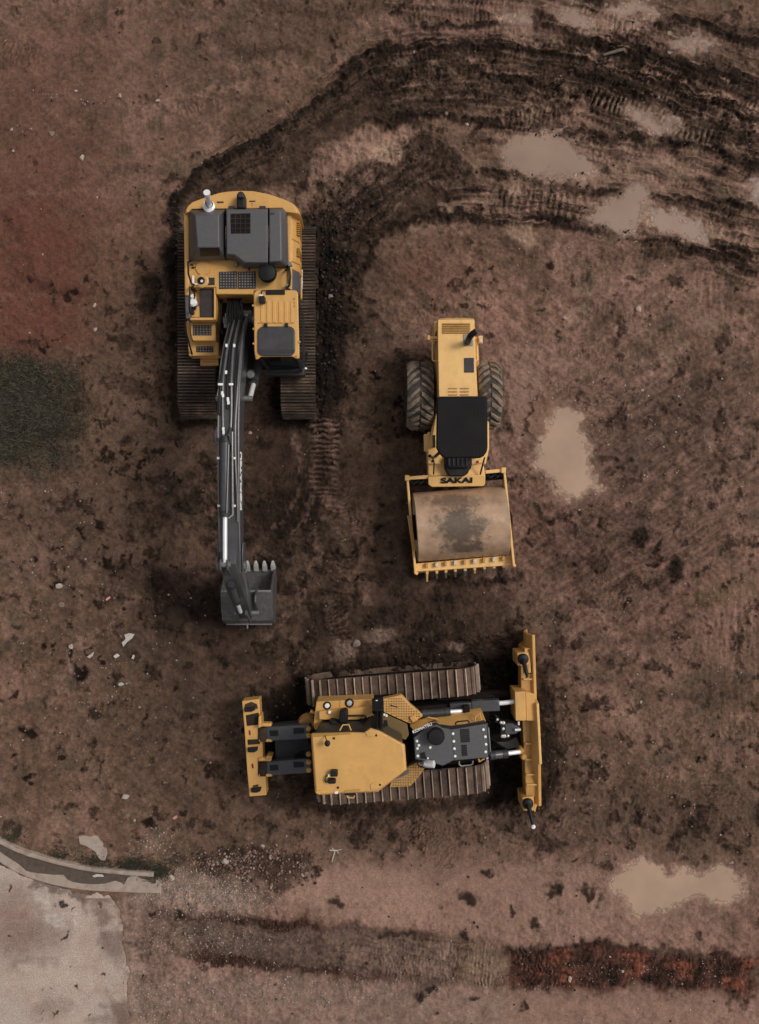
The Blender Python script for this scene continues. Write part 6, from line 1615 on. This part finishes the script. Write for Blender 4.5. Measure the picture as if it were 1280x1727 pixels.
for a in ((230,400,1447,26,8,-4),(150,350,1455,18,9,10),(110,470,1442,30,12,5),(70,515,1462,10,14,0),(120,430,1462,35,12,8),(60,455,1485,25,12,10)): cluster(int(a[0]*1.5), *a[1:], .011, .05, rb, 2.2)
scatter('rubble', 'heap of broken brick and stone rubble near the kerb end', 'rubble', rb, shaded('brick_rubble', [(.03,.019,.014),(.095,.052,.037),(.19,.11,.078),(.36,.26,.21)]), shades=(0, 1), sink=.1)
cd = []
for a in ((300,560,500,22,90,3),(140,575,360,40,30,-30),(120,300,400,8,50,0),(110,245,505,22,30,0),(90,240,640,25,50,0),(150,620,330,90,22,-32),(130,480,220,80,16,-38),(100,860,1180,20,50,0),(120,470,1230,50,50,0),(70,930,1240,8,70,0),(80,700,1385,120,20,0),(100,760,130,90,14,5),(110,1000,110,120,16,20),(100,1180,185,100,14,20),(70,900,215,120,6,8),(70,900,305,90,6,8),(80,1100,400,110,6,10),(80,420,930,80,60,0),(120,700,1050,120,40,0)):
    cluster(*a, .010, .048, cd, 2.4)
for _ in range(900):
    px, py = rg.uniform(0, 1280), rg.uniform(0, 1727)
    if (px < 222 and py > 1440): continue
    cd.append((px, py, .008+.034*rg.random()**2.5))
scatter('mud_clods', 'loose dark clods of mud thrown up around the machines', 'mud', cd, shaded('clod_mud', [(.008,.005,.0035),(.022,.014,.010),(.065,.042,.031)], .75), shades=(0, 1), flat=(.55, .9), sink=.3)

# low weedy grass at the left
def grass(name, label, spots, cols):
    g = np.random.default_rng(4); VV = []; sh = []
    for (px, py, rx, ry, n, ln) in spots:
        for _ in range(n):
            a = g.random()*6.283; r_ = min(1.25, abs(g.normal())*.55)*(1 + .22*math.sin(3*a+1) + .15*math.sin(7*a))
            x, y = px + rx*r_*math.cos(a) + g.normal()*7, py + ry*r_*math.sin(a) + g.normal()*7
            p = P(x, y, 0); z = zat(p.x, p.y); L_ = ln*g.uniform(.5, 1.4); b = g.random()*6.283; wv = g.uniform(.004, .010); tilt = g.uniform(.4, 1.25)
            d = np.array([math.cos(b), math.sin(b), 0]); s = np.array([-d[1], d[0], 0]); p0 = np.array([p.x, p.y, z-.01])
            m1 = p0 + d*L_*.5*math.sin(tilt*.7) + np.array([0,0,L_*.5*math.cos(tilt*.7)]); tp = m1 + d*L_*.5*math.sin(tilt*1.3) + np.array([0,0,L_*.5*max(.05, math.cos(tilt*1.3))])
            VV += [p0-s*wv, p0+s*wv, m1+s*wv*.8, m1-s*wv*.8, tp]; sh += [g.random()]*5
    V = np.array(VV, np.float32); n = len(V)//5; base = np.arange(n)*5
    me = bpy.data.meshes.new(name)
    fs = [(b, b+1, b+2, b+3) for b in base] + [(b+3, b+2, b+4) for b in base]
    me.from_pydata(V.tolist(), [], fs)
    at = me.attributes.new('shade', 'FLOAT', 'POINT'); at.data.foreach_set('value', np.array(sh, np.float32))
    me.materials.append(shaded(name+'_blades', cols, .8)); o = bpy.data.objects.new(name, me); COL.objects.link(o)
    return tag(o, label, 'grass', None, 'stuff')
grass('grass', 'dark olive weedy grass patch at the left edge', [(5,690,100,80,5600,.16),(60,675,58,66,4200,.15),(92,715,42,44,1500,.13),(20,760,70,34,1500,.12),(40,622,90,22,1100,.10),(120,650,34,60,700,.09),(95,770,50,26,500,.09),(60,795,70,16,260,.08)], [(.013,.012,.007),(.033,.030,.017),(.066,.056,.035),(.125,.104,.074)])
grass('kerb_weeds', 'dark green weeds along the upper side of the kerb', [(225,1460,48,7,900,.12),(268,1472,14,8,400,.14),(100,1442,40,6,350,.10),(20,1412,30,8,300,.10),(160,1452,30,6,350,.12),(290,1452,22,12,150,.1)], [(.013,.015,.008),(.03,.032,.016),(.07,.058,.034)])
